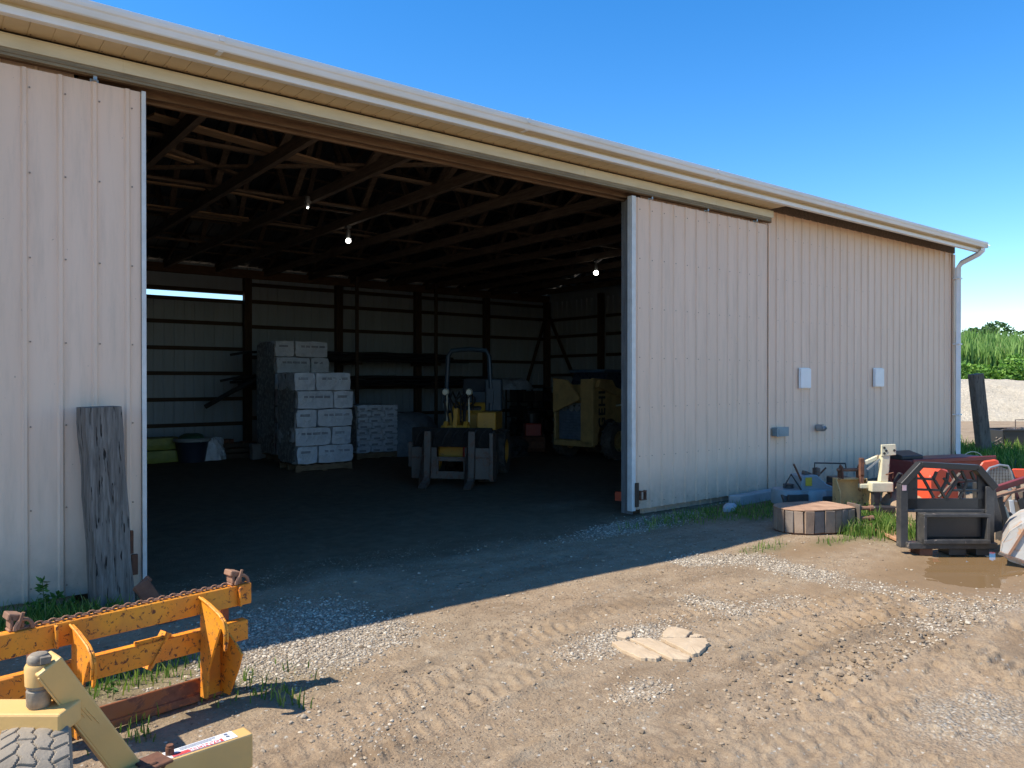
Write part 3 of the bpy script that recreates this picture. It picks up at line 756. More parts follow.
# right side panel, sloped, with the wheel arch
arch = [(.62+.46*math.cos(a), .42+.46*math.sin(a)) for a in np.linspace(PI, PI*.02, 12)]
side = [(0,.34)] + arch[:1] + arch[1:] + [(1.1,.34),(2.0,.34),(2.0,1.0),(1.1,1.1),(.75,1.62),(.5,1.74),(0,1.74)]
w = MB(); w.prism([(0,.34),(.16,.34)] + arch[1:] + [(2.0,.45),(2.0,1.0),(1.15,1.15),(.72,1.7),(0,1.74)], (.05,0,0), (-.02,0,0), (0,1,0)); S2(w, 'side_panel', m_gy, bevel=.008)
w = MB(); w.prism([(.1,.5),(1.9,.5),(1.9,1.0),(1.1,1.1),(.7,1.62),(.1,1.66)], (.04,0,0), (-1.02,0,0), (0,1,0)); S2(w, 'side_panel', m_gy, bevel=.008)
for (x,y) in ((.14,.66),(.14,1.75),(-1.16,.66),(-1.16,1.75)): wheel(T, (x,y,.40), .40, .26, 'x', m_gy)
w = MB(); w.prism([(.5,1.62),(.62,1.88),(1.7,1.88),(1.75,1.0),(1.2,1.0),(1.05,1.3)], (.9,0,0), (-.95,0,0), (0,1,0)); S2(w, 'cab', M('cab_blue_black', (.02,.035,.06), (.03,.04,.06), rough=.3), bevel=.03)
w = MB(); w.bb(-.98,-.02,.48,1.85,1.86,1.93); S2(w, 'cab_roof', M('cab_roof_blue', (.06,.12,.20), (.05,.09,.14), rough=.4), bevel=.02)
w = MB(); w.prism([(.05,1.55),(.12,1.7),(2.3,1.15),(2.5,.3),(2.38,.28),(2.2,1.0)], (.09,0,0), (.035,0,0), (0,1,0)); S2(w, 'lift_arm', m_gy, bevel=.01)
w = MB(); w.tube([(.03,.85,1.15),(.20,.86,1.17),(.22,.86,1.2)], .02, 8); w.cyl((.2,.86,1.15),(.2,.86,1.22),.03,8); S2(w, 'mirror', m_cream)
cu = bpy.data.curves.new('lettering', 'FONT'); cu.body = 'GEHL'; cu.size = .40; cu.extrude = .002; cu.offset = .010; cu.space_character = 1.15
tmp = bpy.data.objects.new('tmp', cu); sc.collection.objects.link(tmp)
dg = bpy.context.evaluated_depsgraph_get(); dg.update(); me = bpy.data.meshes.new_from_object(tmp.evaluated_get(dg)); bpy.data.objects.remove(tmp)
me.materials.clear(); me.materials.append(m_black)
# text x-axis runs up (z), text up runs towards the rear (-y)
Mx = Matrix(((0,0,1,.034),(0,-1,0,.42),(1,0,0,.68),(0,0,0,1)))
me.transform(Mx @ Matrix.Scale(.82, 4)); 
o = bpy.data.objects.new('lettering', me); sc.collection.objects.link(o); o.parent = T

# dim clutter between the two machines
T = thing('shelf_unit', 'dark steel shelving loaded with boxes against the back wall', 'shelves', (13.9, 17.6, 0))
w = MB()
for x in (0, 1.0, 2.0):
    for y in (0, .55): w.bb(x-.02,x+.02,y-.02,y+.02,0,1.5)
for z in (.15,.6,1.05,1.45): w.bb(0,2,0,.55,z,z+.025)
w.build('frame', m_black, T)
random.seed(5)
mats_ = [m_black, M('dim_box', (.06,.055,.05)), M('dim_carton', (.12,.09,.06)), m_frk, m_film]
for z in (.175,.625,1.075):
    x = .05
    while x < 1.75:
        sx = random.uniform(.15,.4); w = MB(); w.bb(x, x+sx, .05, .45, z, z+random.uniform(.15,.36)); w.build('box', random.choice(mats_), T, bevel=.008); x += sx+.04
for (px, py, lab, wx) in ((501,398,'light grey sack slumped left on top of the dark shelves',.42),(515,398,'light grey sack slumped right on top of the dark shelves',.36)):
    q = cp(px, py, 17.9); q.z = 1.475; w = MB(); blob(w, q, wx, .25, .26, int(px), rgh=.3); single(w, 'sack', m_sheet, lab, 'sack', q, 'grey sacks on the shelves', smooth=True)
for (px, py, s_, lab) in ((503,452,.19,'pale plastic bucket right of the loader wheel'),):
    q = gp(px, py); T = thing('bucket', lab, 'bucket', q)
    w = MB(); w.lathe([(.001,0),(.13,0),(.155,.36),(.165,.36),(.165,.385),(.001,.37)], (0,0,0)); w.build('body', M('pale_bucket', (.4,.44,.48), rough=.4), T, smooth=True)
    w = MB(); w.tube([(.16*math.cos(a), -.03-.03*math.sin(a), .34-.13*math.sin(a)) for a in np.linspace(0,PI,9)], .005, 5); w.build('handle', m_galv, T)
q = gp(533, 452); T = thing('tiller', 'red walk-behind tiller standing left of the skid steer', 'tiller', q, -.6)
w = MB(); w.bb(-.2,.2,-.1,.5,.35,.68); w.build('engine', m_redp, T, bevel=.03)
w = MB(); w.lathe([(.001,-.12),(.17,-.12),(.17,.12),(.001,.12)], (0,.2,.78), 'z', 16); w.build('starter_cover', m_black, T)
for x in (-.25,.25): wheel(T, (x,.3,.2), .2, .12, 'x', m_redp, 12)
w = MB()
for s_ in (-1,1): w.tube([(s_*.1,.4,.5),(s_*.24,.9,1.05),(s_*.26,1.1,1.15)], .018, 8)
w.build('handlebar', m_black, T, smooth=True)
w = MB(); w.lathe([(.05,-.25),(.2,-.25),(.2,.25),(.05,.25)], (0,-.2,.2), 'x', 9); w.build('tines', m_rust, T)
q = gp(517, 458); w = MB(); blob(w, q+Vector((0,.4,0)), .5, .4, .42, 31, rgh=.4); single(w, 'scrap_heap', m_film, 'low dark heap of scrap on the floor between the loader and the tiller', 'heap', q)
q = gp(528, 449); T = thing('pump', 'small dark pump engine on skids behind the scrap heap', 'pump', q, .4)
w = MB(); w.bb(-.3,.3,-.2,.2,.02,.06); w.tube([(-.3,-.2,.02),(-.3,-.2,.5),(.3,-.2,.5),(.3,-.2,.02)],.016,6); w.tube([(-.3,.2,.02),(-.3,.2,.5),(.3,.2,.5),(.3,.2,.02)],.016,6); w.build('frame', m_black, T)
w = MB(); w.bb(-.15,.2,-.12,.12,.06,.4); w.lathe([(.001,-.1),(.12,-.1),(.1,.02),(.001,.04)], (-.18,0,.22), 'x', 14); w.build('engine', m_frk, T, bevel=.01)
# the small orange-red cone lying behind the right door edge
q = gp(620, 501)
T = thing('traffic_cone', 'small orange cone lying on its side at the right jamb', 'cone', q, .5)
w = MB(); w.lathe([(.06,0),(.015,.2),(.001,.2)], (0,0,0), 'x', 16); w.v = [(v[0], v[1], v[2]+.06-.045*min(1, max(0, v[0]/.2))) for v in w.v]; mo = M('cone_orange', (.75,.08,.02), rough=.5, bump=.05); w.build('body', mo, T, smooth=True)
w = MB(); w.bb(-.012,.0,-.07,.07,-.005,.13); w.build('base', mo, T, bevel=.005)
# ------------------------------------------------------------------ yard things, left foreground
m_or = MP('orange_paint', (.80,.32,.02), p2=(.74,.21,.012), rust=(.10,.04,.02), amt=.42, damt=.45, scale=34, rough=.5, dirt=(.30,.14,.06))
m_orb = MP('orange_blade', (.34,.10,.03), rust=(.12,.05,.03), amt=.50, damt=.3, scale=6)
T = thing('fork_frame', 'orange chipped steel frame with two hooked brackets and a chain along its top', 'attachment', (.42,4.02,0), math.atan2(.16,.95))
def F(w, n, m=m_or, **k): return w.build(n, m, T, **k)
w = MB(); w.bb(-.14,1.05,0,.014,.478,.588); w.bb(-.14,1.05,.014,.06,.578,.588); w.bb(-.14,1.05,.014,.05,.478,.486); F(w, 'upper_beam', bevel=.003)
w = MB(); w.bb(-.14,1.03,0,.014,.285,.392); w.bb(-.14,1.03,.014,.06,.384,.392); F(w, 'lower_beam', bevel=.003)
w = MB(); w.bb(-.08,.98,.05,.062,.02,.13); w.bb(-.06,.96,.04,.075,.01,.05); w.bb(.90,.98,.02,.05,.1,.25); F(w, 'blade', m_orb, bevel=.003)
hook = [(0,.572),(-.10,.556),(-.22,.525),(-.262,.50),(-.285,.46),(-.288,.41),(-.272,.36),(-.258,.345),(-.248,.36),(-.252,.40),(-.246,.435),(-.232,.452),(-.215,.448),(-.165,.36),(-.085,.20),(-.07,.055),(0,.05)]
for bx in (.15, .76):
    w = MB(); w.prism(hook, (.012,0,0), (bx,0,0), (0,1,0)); F(w, 'hook_plate', bevel=.0025)
    w = MB(); w.tube([(bx-.006,-.275,.39),(bx-.006,-.283,.45),(bx-.006,-.262,.497),(bx-.006,-.22,.522),(bx-.006,-.10,.554),(bx-.006,.0,.572)], .006, 6); F(w, 'edge_bead', m_or, smooth=True)
    if bx < .5: continue
    w = MB(); w.prism([(0,.40),(-.04,.40),(-.19,.33),(-.235,.30),(-.20,.22),(-.10,.055),(-.0,.05)], (.012,0,0), (bx+.105,0,0), (0,1,0)); F(w, 'hook_plate', bevel=.0025)
    w = MB(); w.bb(bx+.012,bx+.105,-.012,0,.05,.30); F(w, 'foot', bevel=.002)
for x in (.09, .98): 
    w = MB(); w.bb(x-.012,x,-.03,0,.48,.585); F(w, 'rib', bevel=.002)
w = MB(); w.beam((.50,.03,.26),(.60,.04,.42),.012,.09,(0,1,0)); w.bb(.44,.62,.02,.032,.38,.41); F(w, 'brace')
w = MB(); w.bb(.0,.06,.06,.12,.02,.56); w.bb(.9,.95,.06,.12,.02,.56); F(w, 'rear_upright', m_orb, bevel=.003)
# chain of flat links on the top edge
w = MB(); n = 34
for k in range(n):
    x = .0 + k*.0275
    if k % 2 == 0:
        pts = [(x+.019*math.cos(a), .030+.011*math.sin(a), .597) for a in np.linspace(0,2*PI,11)]
    else:
        pts = [(x+.017*math.cos(a), .030, .5975+.010*math.sin(a)) for a in np.linspace(0,2*PI,11)]
    w.tube(pts, .0042, 5, caps=False)
F(w, 'chain', m_rustpale, smooth=True)
for x in (-.05, .985):
    w = MB(); w.bb(x-.045,x+.035,.015,.075,.588,.60); w.bb(x-.04,x-.025,.01,.08,.60,.66); w.bb(x+.0,x+.016,.01,.08,.60,.655); w.box((x-.022,.05,.65),(.055,.08,.03), Matrix.Rotation(.25,3,'Y'))
    H = F(w, 'clevis', m_rustpale, bevel=.004)
    w = MB(); w.tube([(x+.01+.035*math.cos(a), -.0, .595+.045*math.sin(a)) for a in np.linspace(0,PI,9)], .009, 6); w.cyl((x-.015,.0,.60),(x+.006,-.006,.672),.008,8); w.build('shackle', m_rustpale, H, smooth=True)

# tan implement with tyre in the near left corner
m_tan = MP('tan_paint', (.74,.46,.165), p2=(.66,.40,.14), rust=(.2,.09,.05), amt=.305, damt=.22, scale=7, rough=.42, dirt=(.36,.27,.16))
T = thing('tow_implement', 'tan implement with a slanted pivot arm, one small tyre and a warning sticker', 'implement', (.33,3.04,0))
def G(w, n, m=m_tan, **k): return w.build(n, m, T, world=True, **k)
pv = Vector((.33,3.04,.60)); ae = cp(119, 762, 2.84)
w = MB(); a0 = cp(43, 663, 2.60); d = (ae-a0).normalized(); au = (-.30,-.62,.72); aq = Vector(au); aq = (aq-d*aq.dot(d)).normalized(); asd = d.cross(aq)
w.beam(a0, ae+d*.10, .088, .086, au); G(w, 'arm', bevel=.007, seg=2)
w = MB()
w.tube([a0+asd*.044+aq*.043+d*.01, ae+asd*.044+aq*.043], .0035, 6)
for k in range(3): w.tube([a0+aq*.0435+asd*(.012-.01*k)+d*(.16+.03*k), a0+aq*.0437+asd*(.010-.012*k)+d*(.25+.03*k)], .0018, 4)
G(w, 'weld_bead', m_tan, smooth=True)
w = MB(); w.lathe([(.001,.172),(.026,.172),(.033,.164),(.036,.15),(.032,.14),(.030,.13)], pv, n=20); w.box(pv+Vector((.015,-.04,.158)), (.03,.02,.022)); w.lathe([(.030,-.01),(.037,.0),(.038,.05),(.033,.055),(.038,.062),(.036,.09)], pv, n=20)
G(w, 'pivot_pin', M('dusty_steel', (.36,.30,.22), (.13,.11,.09), scale=16, rough=.7, metal=.1, bump=.5), smooth=True)
w = MB(); w.lathe([(.001,.07),(.041,.07),(.043,.13),(.038,.14),(.001,.14)], pv, n=24); w.beam(pv+Vector((.0,0,.1)), a0+d*.04, .06, .06, au); G(w, 'pivot_housing', smooth=True)
ex = Vector((CY,-SY,0)); fw = Vector((SY,CY,0))
w = MB(); c0 = pv+ex*.07; R = Matrix((ex, fw, Vector((0,0,1)))).transposed()
w.box(pv - ex*.33 + Vector((0,0,-.045)), (.88,.13,.075), R); G(w, 'axle_beam', bevel=.008, seg=2)
w = MB(); w.box(pv + ex*.035 - fw*.02 + Vector((0,0,-.25)), (.02,.08,.36), R); w.box(pv + ex*.07 - fw*.0 + Vector((0,0,-.36)), (.09,.04,.06), R); G(w, 'drop_leg', bevel=.005)
# tyre: built about its own axis along ex
tc = cp(34, 815, 2.56); tc.z = .275
Rt = .275
w = MB()
w.lathe([(.14,-.085),(.19,-.102),(.24,-.104),(.262,-.094)], (0,0,0), 'x', 72); w.lathe([(.262,.094),(.24,.104),(.19,.102),(.14,.085),(.13,0),(.14,-.085)], (0,0,0), 'x', 72)
nt_, nw_ = 900, 44
tri = lambda t: abs((t % 1)*2-1)*2-1
b0 = len(w.v)
for a_i in range(nt_):
    th = 2*PI*a_i/nt_; ph_ = 34*a_i/nt_
    for k in range(nw_+1):
        xw_ = -.094+.188*k/nw_; g = 0
        for gc in (-.047, 0., .047):
            g = max(g, 1-abs(xw_-gc-.007*tri(ph_+gc*9))/.0042)
        band = int((xw_+.094)//.047); q = (ph_+.23*band+(xw_*9 if band in (0,3) else -xw_*7)) % 1
        if abs(xw_) > .050 or (.10 < (ph_*.5+band*.3) % 1 < .60): g = max(g, 1-abs(q-.5)/.085)
        g = min(1, max(0, g)*1.6)
        rr = .276-.010*(abs(xw_)/.094)**2.4 - .0075*g + .0008*math.sin(th*7+xw_*60)
        w.v.append((xw_, rr*math.cos(th), rr*math.sin(th)))
for a_i in range(nt_):
    for k in range(nw_):
        a1 = (a_i+1) % nt_; w.f.append((b0+a_i*(nw_+1)+k, b0+a1*(nw_+1)+k, b0+a1*(nw_+1)+k+1, b0+a_i*(nw_+1)+k+1)); w.m.append(0)
tn = math.hypot(tc.x, tc.y); e2 = Vector((tc.y/tn, -tc.x/tn, 0)); e2 = (e2*1.0+ex*.0).normalized(); R2 = Matrix((e2, Vector((-e2.y, e2.x, 0)), Vector((0,0,1)))).transposed()
w.v = [tuple(R2 @ Vector(v) + tc) for v in w.v]
G(w, 'tyre', M('dusty_tyre', (.19,.155,.115), (.32,.265,.20), scale=7, rough=.9, bump=.5, bscale=80), smooth=True)
w = MB(); w.lathe([(.145,-.09),(.13,-.06),(.06,-.05),(.055,-.08),(.001,-.08)], (0,0,0), 'x', 30); w.lathe([(.145,.09),(.13,.06),(.06,.05),(.055,.08),(.001,.08)], (0,0,0), 'x', 30)
w.v = [tuple(R2 @ Vector(v) + tc) for v in w.v]; G(w, 'rim', smooth=True)
w = MB(); w.beam(tc-ex*.3, tc+ex*.16, .05, .05); w.beam(tc-ex*.2, pv-ex*.2+Vector((0,0,-.06)), .06, .06); G(w, 'axle', bevel=.004)
# low box at the arm's foot with the sticker
bx0, bx1 = Vector((.40,3.07,.20)), Vector((1.075,3.135,.20)); bd = (bx1-bx0).normalized(); bs = Vector((0,0,1)).cross(bd)
w = MB(); w.beam(bx0, bx1, .085, .14); G(w, 'foot_beam', bevel=.008, seg=2)
w = MB(); w.beam(bx1-bd*.05, bx1-bd*.05-Vector((0,0,.2)), .08, .06, tuple(bd)); w.beam(bx0+bd*.1, bx0+bd*.1-Vector((0,0,.2)), .08, .06, tuple(bd)); G(w, 'foot_post', bevel=.006)
st0 = bx1-bd*.33+Vector((0,0,.0715)); st1 = bx1-bd*.06+Vector((0,0,.0715))
m_stw = M('sticker_white', (.74,.75,.76), (.66,.67,.69), scale=30, rough=.35, bump=0); m_str = M('sticker_red', (.55,.05,.06), (.62,.12,.12), scale=40, rough=.35, bump=0)
w = MB(); w.beam(st0, st1, .066, .0015); S_ = G(w, 'sticker', m_stw)
w = MB(); w.beam(st0-bs*.019+bd*.02+Vector((0,0,.0014)), st1-bs*.019-bd*.055+Vector((0,0,.0014)), .026, .0012)
G(w, 'sticker_band', m_str)
cu = bpy.data.curves.new('lettering', 'FONT'); cu.body = 'DANGER'; cu.size = .03; cu.extrude = .0006; cu.offset = .0006
tmp = bpy.data.objects.new('tmp', cu); sc.collection.objects.link(tmp)
dg = bpy.context.evaluated_depsgraph_get(); dg.update(); me = bpy.data.meshes.new_from_object(tmp.evaluated_get(dg)); bpy.data.objects.remove(tmp)
me.materials.clear(); me.materials.append(m_stw)
o_ = st1-bs*.010-bd*.065+Vector((0,0,.0022)) - Vector(T['_loc'])
Mx = Matrix(((-bd.x,-bs.x,0,o_.x),(-bd.y,-bs.y,0,o_.y),(0,0,1,o_.z),(0,0,0,1)))
me.transform(Mx); o = bpy.data.objects.new('lettering', me); sc.collection.objects.link(o); o.parent = T
w = MB(); rr = random.Random(2)
for k in range(3):
    a = st0+bs*(.024-k*.0085)+bd*.06+Vector((0,0,.0012)); w.beam(a, a+bd*(.12+.02*rr.random()), .003, .0008)
for k in range(2): w.cyl(st1+bs*(.016-k*.022)-bd*.03+Vector((0,0,.0008)), st1+bs*(.016-k*.022)-bd*.03+Vector((0,0,.0020)), .008, 8)
G(w, 'fine_print', m_print)
w = MB(); w.cyl((.765,3.11,.27),(.765,3.11,.30),.016,12); w.cyl((.765,3.11,.30),(.765,3.11,.308),.013,12); G(w, 'grease_nipple', m_rust)
w = MB(); w.box((.70,3.085,.272),(.10,.11,.012),Matrix.Rotation(.3,3,'Z')); w.tube([(.60,3.04,.275),(.70,3.055,.278),(.735,3.06,.255)], .009, 8); G(w, 'hinge_plate', m_rust, bevel=.003)

# leaning old timber by the left door
p = gp(103, 612)
T = None
w = MB(); n = 14; sx, sy, H = .255, .19, 1.55
rs = random.Random(4); p = p+Vector((.055,-.02,0))
rings = []
for k in range(n+1):
    z = -.05 + H*k/n
    lean = Vector((-.075*(z/H), .07*(z/H), 0))
    wx = sx/2*(1+.03*math.sin(k*1.1)); wy = sy/2
    ring = []
    for (a, b_) in ((-1,-1),(-.4,-1.02),(.0,-1.0),(.06,-.93),(.12,-1.0),(.5,-1.01),(1,-1),(1.02,-.3),(1,.4),(1,1),(0,1.01),(-1,1),(-1.02,.3),(-1,-.3)):
        ring.append((a*wx+rs.uniform(-.003,.003), b_*wy+rs.uniform(-.003,.003)))
    rings.append([Vector((p.x+.02,p.y+.12,0))+lean+Vector((math.cos(.16)*a-math.sin(.16)*b_, math.sin(.16)*a+math.cos(.16)*b_, z+(.015*a if k == n else 0))) for a, b_ in ring])
N = 14; vs = [v for r in rings for v in r]; fs = [(i*N+k, i*N+(k+1)%N, (i+1)*N+(k+1)%N, (i+1)*N+k) for i in range(n) for k in range(N)] + [tuple(n*N+k for k in range(N))]
w.add(vs, fs); single(w, 'timber_post', m_old, 'thick grey cracked timber standing against the left sliding door', 'post', (p.x, p.y+.1, 0), bevel=.003)
# rusty bar between timber and fork frame
a, b_ = cp(140, 583, 5.35), gp(166, 622)
w = MB(); dd = (b_-a); w.beam(a, b_+dd*.2, .11, .035, (0,-1,.3)); w.beam(a+Vector((.0,.02,.0)), a+dd*.2+Vector((0,.02,.02)), .13, .05, (0,-1,.3))
single(w, 'rusty_bar', m_rust, 'rusty thick bar leaning by the left door behind the orange frame', 'bar', b_, bevel=.008)

# ------------------------------------------------------------------ yard things, right
# concrete kerb block at the wall foot and a pale stone
w = MB(); w.prism([(8.75,6.45),(8.82,6.30),(10.0,6.36),(10.0,6.50)], (0,0,.15), (0,0,-.02), (1,0,0), (0,1,0)); single(w, 'concrete_block', m_conc, 'long pale concrete block lying at the foot of the right wall', 'block', (9.7,6.4,0), bevel=.02, seg=2)
q = gp(730, 511); w = MB(); blob(w, q, .11,.08,.10,5,rgh=.25,n=14,m=6); single(w, 'stone', M('pale_stone', (.42,.43,.45), (.3,.31,.33), scale=6, rough=.9, bump=.4), 'pale angular stone in front of the concrete block', 'stone', q)

# rusty rounded steel drum section with staves
m_slat = M('rusty_slat', (.33,.23,.16), (.20,.135,.095), scale=5, rough=.9, bump=.6, bscale=50)
m_slat3 = M('grey_slat', (.24,.20,.17), (.15,.12,.10), scale=6, rough=.95, bump=.7, bscale=50)
m_slat2 = M('pale_slat', (.40,.29,.21), (.27,.19,.13), scale=5, rough=.9, bump=.6, bscale=50)
p0 = gp(818, 535); 
T = thing('rusty_roller', 'rusty rounded roller section with upright staves and a flat rusted top', 'roller', p0, -math.radians(25))
outl = []
for a in np.linspace(PI*1.5, PI*.5, 9): outl.append((-.05+.28*math.cos(a), .26+.27*math.sin(a)))
outl += [(.22,.56),(.46,.50),(.52,.24),(.50,.06),(.22,.0)]
w = MB(); w.prism([(a*1.03, .26+(b_-.26)*1.03) for a, b_ in outl], (0,0,.014), (0,0,.262), (1,0,0), (0,1,0)); w.build('top_plate', M('rust_top', (.44,.27,.17), (.26,.145,.09), scale=6, rough=.9, bump=.4), T, bevel=.003)
w = MB(); w.prism([(a*.97, .26+(b_-.26)*.97) for a, b_ in outl], (0,0,.02), (0,0,0), (1,0,0), (0,1,0)); w.build('bottom_plate', m_rust, T)
per = []
for i in range(len(outl)):
    a, b_ = Vector((*outl[i],0)), Vector((*outl[(i+1)%len(outl)],0)); L = (b_-a).length; k = max(1, round(L/.11))
    for j in range(k): per.append((a.lerp(b_, j/k), a.lerp(b_, (j+1)/k)))
for i, (a, b_) in enumerate(per):
    w = MB(); c = (a+b_)/2; d = (b_-a); w.beam(a+d*.04+Vector((0,0,.138)), b_-d*.04+Vector((0,0,.138)), .02, .24); w.build('stave', (m_slat, m_slat2, m_slat3)[(i*7) % 3], T, bevel=.004, jitter=.007)
w = MB(); w.bb(.525,.55,-.0,.22,.02,.31); w.build('end_plate', m_frk, T, bevel=.004)
for z in (.07,.16,.27):
    w = MB(); w.cyl((.53,.03,z),(.66,.0,z),.022,10); w.cyl((.65,.0,z),(.69,-.005,z),.032,10); w.build('pin', m_rustpale, T, smooth=True)

# small tan digging bucket standing behind it
p0 = gp(856, 516)
T = thing('digging_bucket', 'small tan digging bucket with rusty ears behind the rusty roller', 'bucket', p0, -.62)
m_mtan = MP('muddy_tan', (.74,.47,.19), amt=.38, damt=.5, dirt=(.25,.17,.10))
w = MB(); w.bb(-.19,.19,.20,.215,.03,.44); w.bb(-.19,.19,.0,.2,.03,.045); w.prism([(.0,.03),(.21,.03),(.21,.44),(.12,.46),(.0,.30)], (.014,0,0), (-.2,0,0), (0,1,0)); w.prism([(.0,.03),(.21,.03),(.21,.44),(.12,.46),(.0,.30)], (.014,0,0), (.19,0,0), (0,1,0)); w.bb(-.2,.2,.1,.215,.44,.455)
w.build('shell', m_mtan, T, bevel=.004)
for x in (-.12, .12):
    w = MB(); w.prism([(.08,.45),(.22,.45),(.22,.55),(.16,.63),(.10,.60)], (.02,0,0), (x-.01,0,0), (0,1,0)); w.build('ear', m_rust, T, bevel=.004)
w = MB(); w.cyl((-.16,.16,.56),(.16,.16,.56),.022,12); w.build('pin', m_rustpale, T, smooth=True)
for x in (-.15,-.05,.05,.15):
    w = MB(); w.beam((x,.02,.035),(x,-.06,.02),.035,.02); w.build('tooth', m_frk, T)

# cream mast
m_crm = MP('cream_paint', (.72,.66,.46), p2=(.64,.58,.40), amt=.36, damt=.45, scale=7, dirt=(.32,.25,.16))
D0 = 9.6
p0 = gp(880, HOR+CAM_H*FPX/D0)
s = D0/FPX
T = thing('cream_mast', 'cream painted steel mast with a drilled head plate beside the digging bucket', 'mast', p0, -math.radians(37.9))
base_y = HOR+CAM_H*FPX/D0
def L_(px, py, y=0): return Vector(((px-880)*s, y, (base_y-py)*s))
def MT(w, n, m=m_crm, **k): return w.build(n, m, T, **k)
w = MB(); w.beam(L_(883,482), L_(885,455), .10, .085, (0,-1,0)); MT(w, 'column', bevel=.01, seg=2)
w = MB(); w.prism([(L_(880,0).x,L_(0,456).z),(L_(880,0).x,L_(0,444.5).z),(L_(894,0).x,L_(0,443.8).z),(L_(894.5,0).x,L_(0,454.5).z)], (0,.03,0), (0,-.05,0)); MT(w, 'head_plate', bevel=.004)
w = MB()
for (a, b_) in ((882.5,447.5),(884.5,450.5),(882.5,453),(892.5,450)): w.cyl(L_(a,b_,-.055), L_(a,b_,-.02), .016, 10)
MT(w, 'bolt_hole', m_black)
w = MB(); w.beam(L_(881,457,.05), L_(866.5,463.5,.05), .04, .05); MT(w, 'brace', bevel=.006)
w = MB(); w.beam(L_(880,459,.0), L_(868,470,.02), .02, .02); MT(w, 'rod', m_galv)
w = MB(); w.box(L_(863.5,468,.05), (.055,.05,.24)); w.box(L_(863.5,480,.05), (.05,.05,.14)); MT(w, 'rusty_pin', m_rust, bevel=.006)
w = MB(); w.box(L_(880,486.5), (.27,.16,.12)); w.box(L_(866,486.5,.05), (.12,.08,.06)); MT(w, 'cross_box', bevel=.012, seg=2)
w = MB(); w.box(L_(875,502), (.09,.12,.30)); w.box(L_(885,508), (.4,.3,.08)); w.beam(L_(893,495,.1), L_(905,474,.1), .06, .05); MT(w, 'base', m_black, bevel=.01)
w = MB(); w.tube([L_(889,458,.03),L_(891,466,.03),L_(889,474,.03),L_(893,482,.03),L_(892,500,.03)], .009, 6); w.tube([L_(884,474,-.06),L_(891,472,-.06),L_(892,478,-.03)], .008, 6); MT(w, 'hose', m_rust, smooth=True)

# pale blue-grey mower deck at the wall
m_blk0 = M('dull_black', (.03,.03,.032), (.06,.055,.05), rough=.6)
m_deck = MP('deck_grey', (.24,.30,.32), p2=(.20,.25,.27), amt=.34, damt=.3)
D0 = 10.2; p0 = gp(812, HOR+CAM_H*FPX/D0); s = D0/FPX; base_y = HOR+CAM_H*FPX/D0
T = thing('mower_deck', 'faded blue grey mower deck with a yellow sticker against the wall', 'mower deck', p0, -math.radians(30))
def LL(px, py, y=0): return Vector(((px-812)*s, y, (base_y-py)*s))
w = MB()
for (cx, r) in ((-.28,.22),(.02,.24),(.33,.20)): w.lathe([(r,.06),(r,.22),(r*.93,.25),(.001,.26)], (cx,.1,0), n=26)
w.bb(-.28,.33,-.1,.3,.06,.245); w.build('deck', m_deck, T, smooth=True)
w = MB(); w.prism([(LL(797,0).x,.23),(LL(800,0).x,LL(0,476).z),(LL(815,0).x,LL(0,474.5).z),(LL(826,0).x,LL(0,484).z),(LL(842,0).x,LL(0,490).z),(LL(842,0).x,.18)], (0,.35,0), (0,-.06,0)); w.build('belt_cover', m_deck, T, bevel=.012)
w = MB(); a = LL(806,481,-.066); w.box(a, (.09,.004,.11)); w.build('sticker', M('yellow_sticker', (.62,.45,.04), (.5,.36,.05), scale=20, rough=.5), T)
w = MB(); w.tube([LL(815,478,.0),LL(815,463,.0),LL(848,464,.0),LL(849,470,0)], .011, 6); w.tube([LL(782,487,0),LL(790,474,0),LL(798,489,-.07)], .012, 6); w.build('tube_frame', m_black, T, smooth=True)
for (cx, cy_, r) in ((-.28,.1,.07),(.02,.06,.09),(.33,.1,.07)):
    w = MB(); w.lathe([(.001,.26),(r,.262),(r*.9,.285),(r,.31),(.001,.312)], (cx,cy_,0), n=18); w.build('pulley', m_rust if cx > 0 else m_blk0, T, smooth=True)
w = MB(); w.beam((-.1,.0,.27),(-.32,-.12,.60),.018,.018); w.beam((.1,.2,.3),(.26,.1,.52),.03,.02); w.build('lever', m_rust, T)
w = MB(); w.bb(-.40,-.12,-.14,-.10,.05,.20); w.bb(.08,.36,-.14,-.10,.05,.17); w.build('skirt', m_blk0, T, bevel=.006)
w = MB(); w.lathe([(.001,0),(.05,0),(.05,.1),(.001,.11)], LL(819,476,.05), n=12); w.build('oil_can', m_frk, T, smooth=True); w = MB(); w.box(LL(812,475,.1), (.14,.1,.05), Matrix.Rotation(.4,3,'Y')); w.build('gearbox', m_frk, T, bevel=.008)
w = MB(); w.box(LL(848,483,.15),(.26,.2,.12)); w.box(LL(858,492,.1),(.3,.2,.1)); w.build('discharge_chute', m_black, T, bevel=.01)
for x in (-.42,.50): wheel(T, (x,-.02,.10), .10, .07, 'x', m_deck, 10)
w = MB(); w.bb(-.42,.52,.02,.06,.09,.13); w.build('axle', m_black, T)

